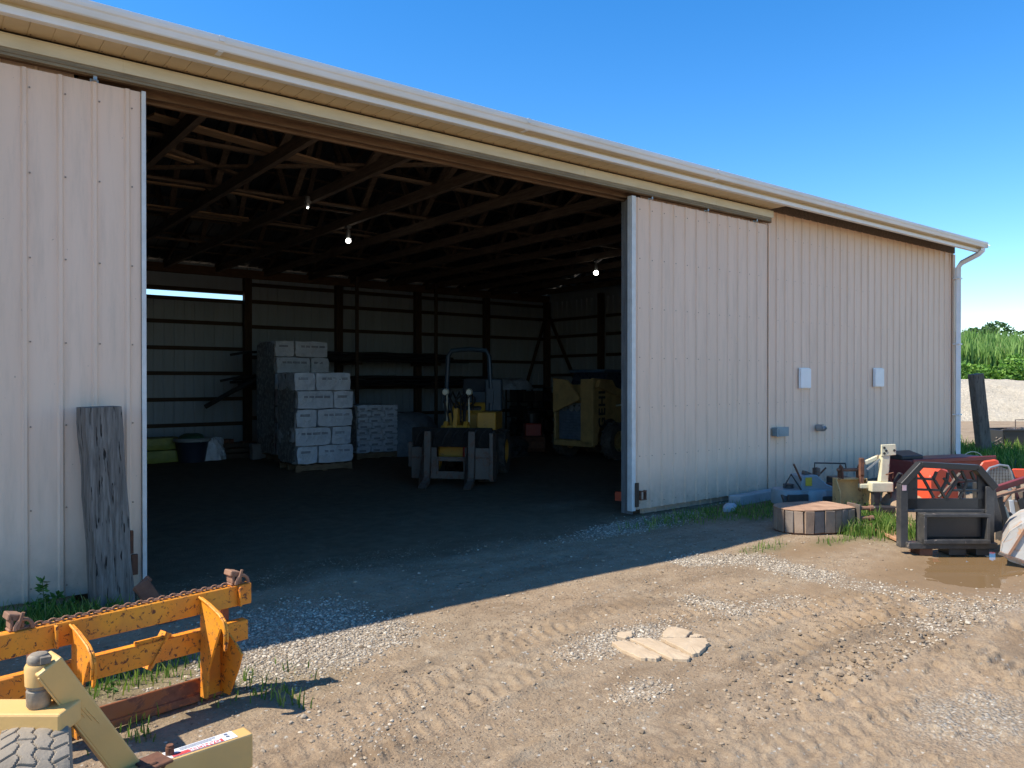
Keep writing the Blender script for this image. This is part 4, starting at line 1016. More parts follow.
# rusty plank pair
m_rplank = M('rust_plank', (.50,.27,.15), (.36,.19,.10), scale=5, rough=.9, bump=.4)
for (a, b_, c, d, lab) in (((861,526),(897,543),(905,539),(869,523),'long rust brown plank on the ground left of the black frame'), ((893,521.5),(914,533),(918,531),(898,520.5),'short rust brown plank showing behind the left post of the black frame')):
    pts = [gp(*q) for q in (a,b_,c,d)]; w = MB(); w.add([v+Vector((0,0,.012)) for v in pts]+[v+Vector((0,0,.045)) for v in pts], [(0,3,2,1),(4,5,6,7),(0,1,5,4),(1,2,6,5),(2,3,7,6),(3,0,4,7)])
    single(w, 'plank', m_rplank, lab, 'plank', pts[0], 'rusty planks near the black frame', bevel=.004)

# black guard frame
m_blk = MP('black_scuffed', (.022,.023,.025), p2=(.02,.02,.021), rust=(.12,.08,.06), amt=.31, damt=.12, scale=9, rough=.4, dirt=(.10,.09,.08))
m_scuf = MP('scuffed_steel', (.04,.04,.042), rust=(.16,.13,.11), amt=.37, damt=.35, scale=12, dirt=(.20,.18,.15))
p0 = gp(950, 553); s = CAM_H/(553-HOR)
T = thing('guard_frame', 'black steel guard frame with a V pattern grille standing in the puddle', 'attachment', p0, -math.radians(37.9))
def K(px, py, y=0): return Vector(((px-950)*s, y, (553-py)*s))
def KB(w, x0, x1, y0, y1, ya, yb_, **k):
    w.bb((x0-950)*s, (x1-950)*s, ya, yb_, (553-y1)*s, (553-y0)*s)
def BF(w, n, m=m_blk, **k): return w.build(n, m, T, **k)
w = MB(); KB(w, 899, 906.5, 484, 547, -.04, .05); BF(w, 'side_post', m_scuf, bevel=.004)
w = MB(); KB(w, 984, 992.5, 486, 549, -.04, -.02); w.bb(K(992,0).x-.01, K(992,0).x+.002, -.04, .30, K(0,549).z, K(0,486).z); BF(w, 'side_post', m_scuf, bevel=.004)
w = MB(); w.beam(K(901,485), K(920.5,464), .09, .06, (0,0,1)); w.beam(K(920,464.5), K(977,467.5), .09, .055); w.beam(K(976,467), K(994,488), .09, .07); BF(w, 'top_rail', m_blk, bevel=.004)
w = MB(); w.prism([(K(906,0).x,K(0,510).z),(K(906,0).x,K(0,484).z),(K(918,0).x,K(0,470).z),(K(918,0).x,K(0,510).z)], (0,.02,0)); w.prism([(K(978,0).x,K(0,510).z),(K(978,0).x,K(0,472).z),(K(990,0).x,K(0,487).z),(K(990,0).x,K(0,540).z),(K(982,0).x,K(0,540).z)], (0,.02,0)); KB(w, 906, 985, 498.5, 510, 0, .02); BF(w, 'panel', m_blk, bevel=.003)
for (a, b_, c, d) in ((914.4,478.3,935.2,479.6),(914.4,489.4,942.5,490.4),(918.5,471.7,924.8,480.0),(924.8,480.0,934.6,497.7),(935.2,480.0,946.7,499.2),(958.1,480.0,946.7,499.2),(937.3,471.7,933.8,480.0),(958.1,480.0,952.9,471.2),(948.8,472.7,947.9,480.0),(947.9,480.0,942.5,490.4),(958.1,480.0,976.9,481.0),(951.9,490.4,979.0,490.6),(962.3,471.2,966.5,480.6),(968.3,481.2,960.2,498.3),(971.7,471.7,975.4,480.6),(944.6,478.3,950.4,484.6)):
    w = MB(); w.beam(K(a,b_,.01), K(c,d,.01), .02, .028, (0,-1,0)); BF(w, 'grille_bar', m_blk)
w = MB(); KB(w, 917, 982, 512, 515, -.14, .02); KB(w, 917, 920, 515, 541, -.14, .02); KB(w, 979, 982, 515, 541, -.14, .02); KB(w, 920, 979, 515, 541, .0, .02); KB(w, 917, 982, 537, 541, -.15, -.10); BF(w, 'lower_box', m_scuf, bevel=.004)
w = MB(); KB(w, 921, 978, 516, 536, -.06, -.01); BF(w, 'inner_panel', m_blk, bevel=.004)
w = MB(); KB(w, 904, 992, 541, 547, -.10, .02); KB(w, 904, 990, 509, 512, -.02, .02); BF(w, 'bottom_beam', m_scuf, bevel=.005)
for (a, b_) in ((916,929),(945,962),(972,985)):
    w = MB(); KB(w, a, b_, 546, 554, -.08, .12); BF(w, 'foot', m_rust if a == 916 else m_blk, bevel=.005)
w = MB(); KB(w, 900.5, 904.5, 484.5, 490, -.045, -.041); BF(w, 'tag_plate', M('pink_tag', (.6,.42,.45)))

# dark red hopper behind, and the orange-red one
m_dred = MP('dark_red', (.20,.025,.025), amt=.34, damt=.3, scale=6)
m_ored = MP('orange_red', (.72,.09,.035), p2=(.62,.07,.03), amt=.31, damt=.12, scale=6)
D0 = 11.6; q0 = cp(896, 480, D0); q1 = cp(978, 476, D0+.6)
c = (q0+q1)/2; c.z = 0
T = thing('red_hopper', 'long dark red steel hopper on legs near the barn corner', 'hopper', c, math.atan2(q1.y-q0.y, q1.x-q0.x)); Lh = (q1-q0).length
w = MB(); w.prism([(-.3,.50),(.3,.50),(.22,.12),(-.22,.12)], (Lh,0,0), (-Lh/2,0,0), (0,1,0)); w.bb(-Lh/2,Lh/2,-.32,-.29,.46,.53); w.build('tank', m_dred, T, bevel=.01)
w = MB(); w.prism([(-.12,.56),(.14,.62),(.14,.50),(-.12,.50)], (.42,0,0), (-Lh/2,0,0), (0,1,0)); w.build('black_cover', m_blk, T, bevel=.01)
for x in (-Lh/2+.15, Lh/2-.15):
    for y in (-.2,.2):
        w = MB(); w.bb(x-.025,x+.025,y-.025,y+.025,0,.2); w.build('leg', m_blk, T)
D0 = 9.3; q0 = cp(920, 496, D0); q1 = cp(946, 492, D0+.15)
c = (q0+q1)/2; c.z = 0
T = thing('seed_spreader', 'orange red spreader box seen through the grille of the black frame', 'spreader', c, -.45); Lh = (q1-q0).length
w = MB(); w.prism([(-Lh/2,.22),(Lh/2*.9,.20),(Lh/2*.95,.36),(Lh/2*.2,.62),(-Lh/2*.3,.66),(-Lh/2,.56)], (0,.4,0), (0,-.2,0)); w.build('body', m_ored, T, bevel=.02)
w = MB(); w.beam((-.1,-.21,.3),(.2,-.21,.58),.02,.04,(0,-1,0)); w.beam((.25,-.21,.25),(.25,-.21,.45),.02,.04,(0,-1,0)); w.build('strap', m_frk, T)
for x in (-Lh/2+.05, Lh/2-.1): wheel(T, (x,-.05,.15), .15, .09, 'x', m_ored, 12)
w = MB(); w.bb(-Lh/2,Lh/2,-.07,-.03,.13,.17); w.build('axle', m_blk, T)

# small soil heap behind the frame
q = gp(992, 528); m_soil = M('soil_heap', (.33,.235,.15), (.24,.165,.105), scale=9, rough=1, bump=.8, bscale=30)
w = MB(); blob(w, q+Vector((.4,.9,0)), .75,.45,.36,44,rgh=.25,n=30,m=10); single(w, 'soil_heap', m_soil, 'low tan heap of soil behind the right part of the black frame', 'heap', q+Vector((.4,.9,0)), smooth=True)

# machinery at the right picture edge
def PX(D): return lambda px, py, dd=0: cp(px, py, D+dd)
# grey mesh seat
Q = PX(8.9)
p0 = Q(999, 485); p0.z = 0
T = thing('mesh_guard', 'bent grey mesh guard with a rounded top beside the black frame', 'guard', p0)
outl = [Q(984,490),Q(985,474),(Q(990,468)),Q(1000,465),Q(1008,466),Q(1011,472),Q(1015,488)]
w = MB(); w.tube(outl, .014, 8); w.build('rim', m_galv, T, world=True, smooth=True)
w = MB()
for k in range(9):
    t = k/8; a = Q(985+26*t, 489); b_ = Q(987+23*t, 472-5*math.sin(PI*t)); w.beam(a, b_, .006, .004)
for k in range(6):
    y = 472+3*k; w.beam(Q(985.5,y,.005), Q(1011+k*.7,y,.005), .006, .004)
w.build('mesh', m_galv, T, world=True)
w = MB(); w.add([Q(985,489,.06),Q(1014,487,.06),Q(1010,470,.06),Q(1000,466.5,.06),Q(987,471,.06),Q(985,489,.09),Q(1014,487,.09),Q(1010,470,.09),Q(1000,466.5,.09),Q(987,471,.09)], [(0,1,2,3,4),(9,8,7,6,5)]+[(i,(i+1)%5,(i+1)%5+5,i+5) for i in range(5)]); w.build('back_plate', M('hazy_plate', (.20,.185,.17), (.13,.12,.11), scale=12, rough=.6, metal=.3), T, world=True)
w = MB(); a = Q(988,489); w.beam(a, Vector((a.x,a.y,0)), .03,.03,(1,0,0)); b_ = Q(1010,488); w.beam(b_, Vector((b_.x,b_.y,0)), .03,.03,(1,0,0)); w.build('leg', m_galv, T, world=True)
# orange-red plough frame behind
Q = PX(10.4); p0 = Q(992, 480); p0.z = 0
T = thing('orange_tiller_cover', 'bright orange red curved cover behind the mesh guard', 'cover', p0)
w = MB(); w.add([Q(977,470),Q(983,461),Q(996,459),Q(1000,462),Q(998,470),Q(985,476), Q(977,470,.4),Q(983,461,.4),Q(996,459,.4),Q(1000,462,.4),Q(998,470,.4),Q(985,476,.4)], [(0,1,2,3,4,5),(11,10,9,8,7,6)]+[(i,(i+1)%6,(i+1)%6+6,i+6) for i in range(6)]); w.build('shell', m_ored, T, world=True, bevel=.02)
w = MB()
for (a, dd) in ((982,.05),(994,.3)):
    b_ = Q(a,470,dd); w.beam(b_, Vector((b_.x,b_.y,0)), .05,.05,(1,0,0))
w.build('stand', m_blk, T, world=True)
Q = PX(9.8); p0 = Q(1024, 485); p0.z = 0
T = thing('orange_box', 'bright orange box cut by the right edge of the view', 'box', p0)
w = MB(); w.add([Q(1012,468.5),Q(1050,469),Q(1050,480),Q(1016,478.5),Q(1012,468.5,.5),Q(1050,469,.5),Q(1050,480,.5),Q(1016,478.5,.5)], [(0,1,2,3),(7,6,5,4),(0,4,5,1),(1,5,6,2),(2,6,7,3),(3,7,4,0)]); w.build('shell', m_ored, T, world=True, bevel=.015)
w = MB(); 
for a in (1018, 1046):
    b_ = Q(a,478,.2); w.beam(b_, Vector((b_.x,b_.y,0)), .05,.05,(1,0,0))
w.build('leg', m_blk, T, world=True)
# drawbar machine with red beam, pale bar and blades
Q = PX(8.1); p0 = Q(1015, 500); p0.z = 0
T = thing('harrow', 'old harrow with a dark red beam, a rusty bar and black and cream blades', 'harrow', p0)
w = MB(); w.beam(Q(993,490), Q(1060,468,.3), .05, .06); w.build('beam', m_dred, T, world=True, bevel=.004)
w = MB(); w.beam(Q(995,497,-.1), Q(1060,479,.2), .03, .025); w.tube([Q(1010,494),Q(1004,502),Q(1016,488)], .012, 6); w.build('bar', m_rustpale, T, world=True, smooth=False)
def blade(pts, m, dd=0):
    w = MB(); n = len(pts); w.add([Q(*p_,dd) for p_ in pts]+[Q(*p_,dd+.03) for p_ in pts], [tuple(range(n)), tuple(range(2*n-1,n-1,-1))]+[(i,(i+1)%n,(i+1)%n+n,i+n) for i in range(n)]); w.build('blade', m, T, world=True, bevel=.004)
blade([(998,498),(1003,498),(1011,529),(1005,530)], m_blk); blade([(1003,503),(1007,508),(1013,524),(1011,528)], m_crm, .04)
blade([(1014,490),(1018,492),(1026,514),(1021,512)], m_dred, .1); blade([(1009,500),(1014,500),(1017,516),(1012,520)], m_white, .12); blade([(1018,500),(1023,497),(1030,520),(1024,522)], m_blk, .05)
w = MB(); w.tube([Q(1006,508,.2),Q(1012,516,.1),Q(1009,522,.1),Q(1018,524,.2),Q(1030,518,.2)], .02, 8); w.box(Q(1014,510,.3),(.12,.12,.2)); w.box(Q(1026,505,.2),(.14,.1,.3)); w.build('linkage', m_frk, T, world=True)
for (a, dd) in ((1000,.05),(1040,.2)):
    b_ = Q(a,495,dd); w = MB(); w.beam(b_, Vector((b_.x,b_.y,0)), .06,.05,(1,0,0)); w.build('leg', m_scuf, T, world=True)
# tall pale scraped plate between the frame and the harrow
Q = PX(7.9); p0 = Q(997, 530); p0.z = 0
w = MB(); w.add([Q(992,489),Q(996,489),Q(1004,530),Q(994,533),Q(992,489,.03),Q(996,489,.03),Q(1004,530,.03),Q(994,533,.03)], [(0,1,2,3),(7,6,5,4),(0,4,5,1),(1,5,6,2),(2,6,7,3),(3,7,4,0)]); single(w, 'steel_plate', m_scuf, 'narrow scraped grey plate standing right behind the black frame', 'plate', p0)
# pale bucket cut by the right edge
D0 = 7.0; p0 = gp(1024, 566)
T = thing('loader_bucket', 'pale worn steel bucket cut by the right edge of the view', 'bucket', p0, -math.radians(37.9+33))
s = D0/FPX
def Z(px, py, y=0): return Vector(((px-1024)*s, y, (566-py)*s))
m_palest = MP('pale_steel', (.52,.51,.48), p2=(.40,.39,.37), rust=(.36,.22,.13), amt=.43, damt=.5, scale=5, dirt=(.42,.30,.19), rough=.35)
pr = [(1004,556),(1006,545),(1012,533),(1022,524),(1034,519),(1066,515)]
w = MB()
for i in range(len(pr)-1):
    a, b_ = pr[i], pr[i+1]
    w.prism([(Z(*a).x,Z(*a).z),(Z(*b_).x,Z(*b_).z),(Z(*b_).x+.01,Z(*b_).z-.012),(Z(*a).x+.012,Z(*a).z)], (0,.9,0), (0,0,0))
w.prism([(Z(*p_).x+.004, Z(*p_).z) for p_ in pr]+[(Z(1060,575).x,0.03),(Z(1024,566).x,.0),(Z(1012,560).x,.03)], (0,.015,0), (0,.0,0)); w.prism([(Z(*p_).x+.004, Z(*p_).z) for p_ in pr]+[(Z(1060,575).x,0.03),(Z(1024,566).x,.0),(Z(1012,560).x,.03)], (0,.015,0), (0,.88,0))
w.build('shell', m_palest, T, bevel=.004)
w = MB(); w.beam(Z(1012,556,-.01), Z(1026,528,-.01), .02, .03, (0,-1,0)); w.build('rib', m_rustpale, T)
w = MB(); w.beam(Z(1003,555,-.03), Z(1060,572,-.03), .05, .02, (0,0,1)); w.build('cutting_edge', m_frk, T)
# wire hoop
q = cp(973, 463, 13.5); w = MB(); w.tube([q+Vector((.19*math.cos(a)*CY, -.19*math.cos(a)*SY, .03+.17*math.sin(a))) for a in np.linspace(-.6,PI+.6,16)], .008, 5); base = q+Vector((0,0,-.05))
w.tube([q+Vector((.155*CY,-.155*SY,-.07)), Vector((q.x,q.y,0))], .008, 5)
single(w, 'wire_hoop', m_cream, 'thin pale wire hoop standing by the barn corner', 'hoop', (q.x,q.y,0), smooth=True)
# dark fence post and black skip beyond
p0 = gp(990, 455); m_dpost = MWOOD('dark_timber', (.22,.185,.15), (.09,.075,.062), st=(12,12,1), bump=.8)
w = MB(); w.beam((p0.x,p0.y+.1,-.1), (p0.x-.25*CY,p0.y+.1+.2*SY,1.84), .24, .24, (CY,-SY,0)); single(w, 'leaning_post', m_dpost, 'dark timber post leaning left beyond the barn corner', 'post', p0, bevel=.012)
p0 = gp(1003, 447)
T = thing('black_skip', 'low black open box of rubbish on the grass beyond the post', 'skip', p0, -.66)
w = MB(); w.prism([(0,.42),(2.0,.46),(1.95,0),(.12,0)], (0,.03,0), (0,0,0)); w.prism([(0,.42),(2.0,.46),(1.95,0),(.12,0)], (0,.03,0), (0,1.0,0)); w.bb(0,.04,0,1.0,.05,.42); w.bb(1.95,1.99,0,1,.05,.44); w.bb(-.02,2.0,-.03,.0,.40,.45); w.build('body', m_blk, T, bevel=.01)
w = MB(); w.tube([(.45,.2,.4),(.45,.2,.68),(.7,.2,.68)], .015, 6); 
for k in range(16): w.box((.3+.095*k, random.uniform(.2,.8), .35), (.26, .16, .18), Matrix.Rotation(random.uniform(0,3),3,'Z') @ Matrix.Rotation(random.uniform(-.6,.6),3,'X'))
w.build('rubbish', m_frk, T)
q = gp(995, 450); w = MB()
for k in range(14): w.tube([q+Vector((random.uniform(-.5,.5), random.uniform(-.2,.2), .03)), q+Vector((random.uniform(-.6,.6), random.uniform(-.2,.2), random.uniform(.1,.32)))], .02, 5)
single(w, 'brush_heap', m_dpost, 'small heap of dark sticks between the leaning post and the black skip', 'brush heap', q)
# ------------------------------------------------------------------ ground
def _hash(ix, iy, s):
    h = (ix*374761393 + iy*668265263 + s*1442695041) & 0xffffffff
    h = ((h ^ (h >> 13)) * 1274126177) & 0xffffffff
    return ((h ^ (h >> 16)) & 0xffff) / 65535.0
def vnoise(x, y, s=0):
    xi = np.floor(x).astype(np.int64); yi = np.floor(y).astype(np.int64); fx = x-xi; fy = y-yi
    fx = fx*fx*(3-2*fx); fy = fy*fy*(3-2*fy)
    a, b, c, d = _hash(xi,yi,s), _hash(xi+1,yi,s), _hash(xi,yi+1,s), _hash(xi+1,yi+1,s)
    return (a*(1-fx)+b*fx)*(1-fy) + (c*(1-fx)+d*fx)*fy
def fbm(x, y, s=0, o=4, g=.5):
    t = 0; a = 1; n = 0
    for k in range(o):
        t = t + a*vnoise(x*2**k, y*2**k, s+k*17); n += a; a *= g
    return t/n
def sstep(a, b, x):
    t = np.clip((x-a)/(b-a), 0, 1); return t*t*(3-2*t)
def G2(px, py): v = gp(px, py); return (v.x, v.y)
def dline(x, y, pts):
    """distance to polyline, arc length along it"""
    best = np.full(x.shape, 1e9); arc = np.zeros(x.shape); side = np.zeros(x.shape); acc = 0
    for (a, b) in zip(pts[:-1], pts[1:]):
        dx, dy = b[0]-a[0], b[1]-a[1]; L = math.hypot(dx, dy)
        t = np.clip(((x-a[0])*dx+(y-a[1])*dy)/L**2, 0, 1)
        ex_, ey_ = x-(a[0]+t*dx), y-(a[1]+t*dy); d = np.hypot(ex_, ey_); m = d < best
        best = np.where(m, d, best); arc = np.where(m, acc+t*L, arc); side = np.where(m, (dx*(y-a[1])-dy*(x-a[0]))/L, side); acc += L
    return best, arc, side
def blobm(x, y, c, rx, ry, rot=0):
    dx, dy = x-c[0], y-c[1]; cr, sr = math.cos(rot), math.sin(rot)
    u, v = (dx*cr+dy*sr)/rx, (-dx*sr+dy*cr)/ry
    return np.exp(-(u*u+v*v)**1.5)
tracks = [  # (polyline, width, depth, lug depth)
    ([G2(760,655),G2(815,630),G2(875,612),G2(940,612),G2(1024,632),G2(1100,660)], .34, .016, .036),
    ([G2(800,690),G2(850,655),G2(905,640),G2(960,650),G2(1024,680),G2(1080,720)], .34, .015, .030),
    ([G2(700,640),G2(760,618),G2(830,600),G2(900,596),G2(1000,606)], .30, .010, .024),
    ([G2(380,600),G2(450,585),G2(560,560),G2(620,540)], .30, .006, .010),
    ([G2(480,640),G2(560,622),G2(640,600),G2(720,580)], .30, .006, .010),
    ([G2(700,768),G2(800,740),G2(900,700),G2(980,690)], .34, .006, .006),
    ([G2(420,768),G2(560,700),G2(700,655)], .40, .010, .004),
    ([G2(560,768),G2(700,720),G2(860,690)], .40, .010, .004),
    ([G2(250,560),G2(350,540),G2(430,500)], .30, .006, .012),
    ([G2(250,768),G2(380,700),G2(520,640),G2(640,590)], .32, .009, .012),
    ([G2(330,768),G2(480,690),G2(640,625),G2(760,585)], .32, .009, .014),
    ([G2(620,768),G2(760,745),G2(900,760)], .32, .008, .010),
]
pud = G2(988, 566)
def ground_z(x, y):
    near = sstep(40, 18, np.hypot(x, y))
    z = (fbm(x*.5, y*.5, 3, 3)-.5)*.05 + (fbm(x*3, y*3, 9, 4, .55)-.5)*.013 + (fbm(x*14, y*14, 21, 3, .6)-.5)*.008
    rough = blobm(x, y, G2(960,720), 1.3, .9) + blobm(x, y, G2(930,640), 1.6, .6)*.8
    z = z + rough*((np.abs(fbm(x*22, y*22, 33, 3, .65)-.5)*.038-.006) + (fbm(x*4,y*4,35,3)>.56)*.012)
    for (pl, wd, dp, lug) in tracks:
        d, arc, sd = dline(x, y, pl)
        inn = sstep(wd/2+.03, wd/2-.04, d); ridge = np.exp(-((d-wd/2-.03)/.035)**2)
        wob = fbm(x*2, y*2, 50, 2)
        ch = np.abs(sd)*.55
        ph = ((arc + ch) / .105) % 1.0
        lugs = sstep(.1,.3,ph)*sstep(.75,.55,ph)
        z = z + (-dp*inn + dp*.5*ridge*(.4+wob) + inn*lugs*lug*(wob*1.5-.1))
    z = z*near*(1-.95*blobm(x, y, G2(662,648), .62, .42))
    z = z - .03*blobm(x, y, pud, 1.05, .5, .10) 
    z = np.where((y > 6.2) & (x < 16.6), z*.6-.004, z)
    return z
def masks(x, y):
    n1 = fbm(x*1.7, y*1.7, 61, 4); n2 = fbm(x*6, y*6, 71, 4)
    g = .9*blobm(x, y, G2(312,648), .75, .42, .2) + .6*blobm(x, y, G2(280,618), .6, .4) + .9*blobm(x, y, G2(645,524), 1.3, .3, .1)+.6*blobm(x, y, G2(720,500), 1.6, .25) + .4*blobm(x, y, G2(560,505), .6, .3)
    d, _, _ = dline(x, y, [G2(690,560),G2(760,558),G2(800,570),G2(860,585),G2(940,600),G2(1024,606)]); g = g + .85*np.exp(-(d/.20)**2)
    d, _, _ = dline(x, y, [G2(700,600),G2(740,612),G2(790,600)]); g = g + .5*np.exp(-(d/.18)**2)
    g = g + .6*blobm(x, y, G2(625,640), .55, .2) + .55*blobm(x, y, G2(965,715), .55, .3) + .45*blobm(x, y, G2(650,690), .25, .15) + .1*blobm(x, y, G2(330,740), .8, .5) + .4*blobm(x, y, G2(960,620), 1.2, .3)
    gravel = np.clip(g*(.45+1.1*n2) + .10*(n1 > .5), 0, 1)
    gr = .9*blobm(x, y, G2(690,516), 1.1, .22, .12) + 1.0*blobm(x, y, G2(790,512), .9, .38) + .9*blobm(x, y, G2(885,532), .55, .55) + .7*blobm(x, y, G2(765,548), .35, .14) + .8*blobm(x, y, G2(835,541), .35, .12)
    gr = gr + .9*blobm(x, y, G2(120,680), .5, .25) + 1.2*blobm(x, y, G2(40,625), .9, .22) + .4*blobm(x, y, G2(250,690), .5, .3)
    dist = np.hypot(x, y)
    gr = gr + 1.2*sstep(15.8, 17.3, x)*sstep(3.5, 5.0, y)*sstep(23.5, 20.5, dist+(n1-.5)*6) + sstep(75, 110, dist)
    gr = gr + .9*blobm(x, y, (10.5, 5.9), 3.5, .28)
    grass = np.clip(gr*(.5+n2), 0, 1)
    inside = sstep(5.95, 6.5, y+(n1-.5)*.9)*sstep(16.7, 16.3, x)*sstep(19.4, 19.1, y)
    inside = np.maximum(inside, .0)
    wet = np.clip(1.3*blobm(x, y, pud, 1.7, .8, .1) + .9*blobm(x, y, G2(815,548), .8, .30)+ .5*blobm(x, y, G2(820,590), .9, .2), 0, 1)*(.6+.8*n1)
    return gravel, grass, np.clip(wet, 0, 1), inside

# one ground sheet: polar grid round the camera foot, dense inside the view, out to the horizon
hd = math.atan2(CY, SY)
fine = np.linspace(hd-math.radians(44), hd+math.radians(44), 620); coarse = np.linspace(hd+math.radians(44), hd-math.radians(44)+2*PI, 60)[1:-1]
ang = np.concatenate([fine, coarse])
rad = np.concatenate([np.linspace(.2, 2.4, 10)[:-1], 2.4*np.exp(np.arange(0, math.log(26/2.4), .0043)), 26*np.exp(np.linspace(.03, math.log(2500/26), 50))])
A, Rr = np.meshgrid(ang, rad); X = Rr*np.cos(A); Y = Rr*np.sin(A)
Z0 = ground_z(X, Y)
V = np.stack([X, Y, Z0], -1).reshape(-1, 3)
nr, na = A.shape
i = np.arange(nr-1)[:,None]*na; j = np.arange(na)[None,:]; j2 = (j+1) % na
Fq = np.stack([i+j, i+na+j, i+na+j2, i+j2], -1).reshape(-1, 4)
cen = len(V); V = np.vstack([V, [[0,0,0]]])
Fc = np.stack([np.arange(na), (np.arange(na)+1) % na, np.full(na, cen), np.full(na, cen)], -1)

m, nt, b = _nt('yard_ground')
at = nt.nodes.new('ShaderNodeAttribute'); at.attribute_name = 'mask'
sp = nt.nodes.new('ShaderNodeSeparateColor'); nt.links.new(at.outputs['Color'], sp.inputs[0])
mgrav, mgrass, mwet = sp.outputs[0], sp.outputs[1], sp.outputs[2]; min_ = at.outputs['Alpha']
vec = _map(nt)
n_big = _noise(nt, vec, .9, 6, .6); n_mid = _noise(nt, vec, 6, 8, .65); n_fine = _noise(nt, vec, 45, 8, .7)
soil = _ramp(nt, n_mid, [(.25, (.205,.148,.095)), (.5, (.305,.228,.150)), (.75, (.40,.315,.22))])
soil = _mix(nt, _ramp(nt, n_big, [(.35, 0.0), (.7, .6)]), soil, (.36,.25,.155))
soil = _mix(nt, _ramp(nt, _noise(nt, _map(nt, (.8,2.2,1)), .8, 7, .68), [(.50, 0.0), (.62, .62)]), soil, (.175,.118,.070))
soil = _mix(nt, _ramp(nt, n_fine, [(.3, .75), (.5, 0.0)]), soil, (.19,.13,.085), 'MIX')
vo = nt.nodes.new('ShaderNodeTexVoronoi'); vo.inputs['Scale'].default_value = 55; nt.links.new(vec, vo.inputs['Vector'])
sv = nt.nodes.new('ShaderNodeSeparateColor'); nt.links.new(vo.outputs['Color'], sv.inputs[0])
grav = _ramp(nt, sv.outputs[0], [(0, (.18,.16,.13)), (.5, (.34,.31,.26)), (1, (.52,.48,.41))])
cellm = _ramp(nt, vo.outputs['Distance'], [(.25, 1.0), (.55, .25)])
col = _mix(nt, _math(nt, 'MULTIPLY', _ramp(nt, mgrav, [(.25, 0.0), (.6, 1.0)]), cellm), soil, grav)
few = _math(nt, 'MULTIPLY', _ramp(nt, sv.outputs[1], [(.955, 0.0), (.975, 1.0)]), cellm)
col = _mix(nt, few, col, grav)
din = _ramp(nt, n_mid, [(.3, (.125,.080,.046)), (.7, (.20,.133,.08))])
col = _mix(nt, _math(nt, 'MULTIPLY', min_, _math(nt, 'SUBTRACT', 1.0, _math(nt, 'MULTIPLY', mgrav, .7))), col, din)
col = _mix(nt, _math(nt, 'MULTIPLY', mwet, .8), col, (.21,.135,.07))
col = _mix(nt, _math(nt, 'MULTIPLY', mgrass, .75), col, _ramp(nt, n_mid, [(.3, (.05,.075,.02)), (.7, (.14,.13,.05))]))
nt.links.new(col, b.inputs['Base Color'])
nt.links.new(_math(nt, 'SUBTRACT', .97, _math(nt, 'MULTIPLY', mwet, .35)), b.inputs['Roughness']); b.inputs['Specular IOR Level'].default_value = .25
hh = _math(nt, 'ADD', _math(nt, 'MULTIPLY', n_fine, .9), _math(nt, 'MULTIPLY', _math(nt, 'SUBTRACT', 1.0, vo.outputs['Distance']), _math(nt, 'ADD', .15, mgrav)))
bstr = _math(nt, 'SUBTRACT', .8, _math(nt, 'MULTIPLY', mwet, .5))
bn = nt.nodes.new('ShaderNodeBump'); bn.inputs['Distance'].default_value = .022; nt.links.new(bstr, bn.inputs['Strength']); nt.links.new(hh, bn.inputs['Height']); nt.links.new(bn.outputs[0], b.inputs['Normal'])
m_ground = m
gnd = npmesh('ground', V, Fq, m_ground, smooth=True)
gx, gy = V[:,0], V[:,1]
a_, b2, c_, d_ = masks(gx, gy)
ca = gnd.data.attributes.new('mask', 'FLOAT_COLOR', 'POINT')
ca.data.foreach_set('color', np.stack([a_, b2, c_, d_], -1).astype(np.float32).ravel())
tag(gnd, kind='structure')

# broken board pieces lying in the middle of the yard
m_slab = M('dried_board', (.52,.40,.27), (.42,.31,.20), scale=9, rough=.95, bump=.6, bscale=40)
def slab(pix, t, lab, dz=.012):
    pts = [gp(a, b_) for a, b_ in pix]; c = sum(pts, Vector())/len(pts)
    w = MB(); n = len(pts); top = []; gz = float(ground_z(np.array([c.x]), np.array([c.y]))[0])
    # subdivide outline with ragged edge
    out = []
    for i in range(n):
        a, b_ = pts[i], pts[(i+1)%n]
        for k in range(5): out.append(a.lerp(b_, k/5)+Vector((random.uniform(-.006,.006), random.uniform(-.006,.006), 0)))
    m = len(out)
    w.add([v+Vector((0,0,gz+t+.006+random.uniform(-.002,.002))) for v in out]+[v*1.0+(c-v)*-.02+Vector((0,0,gz-.03)) for v in out]+[c+Vector((0,0,gz+t+.007))],
          [(i, (i+1)%m, 2*m) for i in range(m)] + [(i, i+m, (i+1)%m+m, (i+1)%m) for i in range(m)])
    single(w, 'board_piece', m_slab, lab, 'board piece', c, 'broken board pieces lying in the yard', bevel=.004)
random.seed(9)
slab([(612,645),(626,643.5),(643,650),(662,659.5),(657,662),(642,661),(622,653)], 0.014, 'longest narrow board piece at the left of the broken group')
slab([(631,641),(651,640.5),(672,650),(691,659),(690,662.3),(672,661),(649,650.5)], 0.012, 'middle board piece between the two outer ones')
slab([(662,641.5),(680,641),(706,641),(709,646),(700,656.5),(692,657),(679,650)], 0.015, 'large board piece at the right of the broken group')
slab([(669,630),(676,630),(692,634.5),(686,640.5),(663,640.5),(664,635)], 0.014, 'blunt square board piece at the top of the broken group')
slab([(694,636),(704,638.5),(697,640),(690,640)], 0.012, 'smallest yellowish board splinter between two larger pieces')
slab([(618,634.5),(632,634),(634,638),(628,640.5),(617,639)], 0.011, 'small pale slab at the upper left of the broken group')

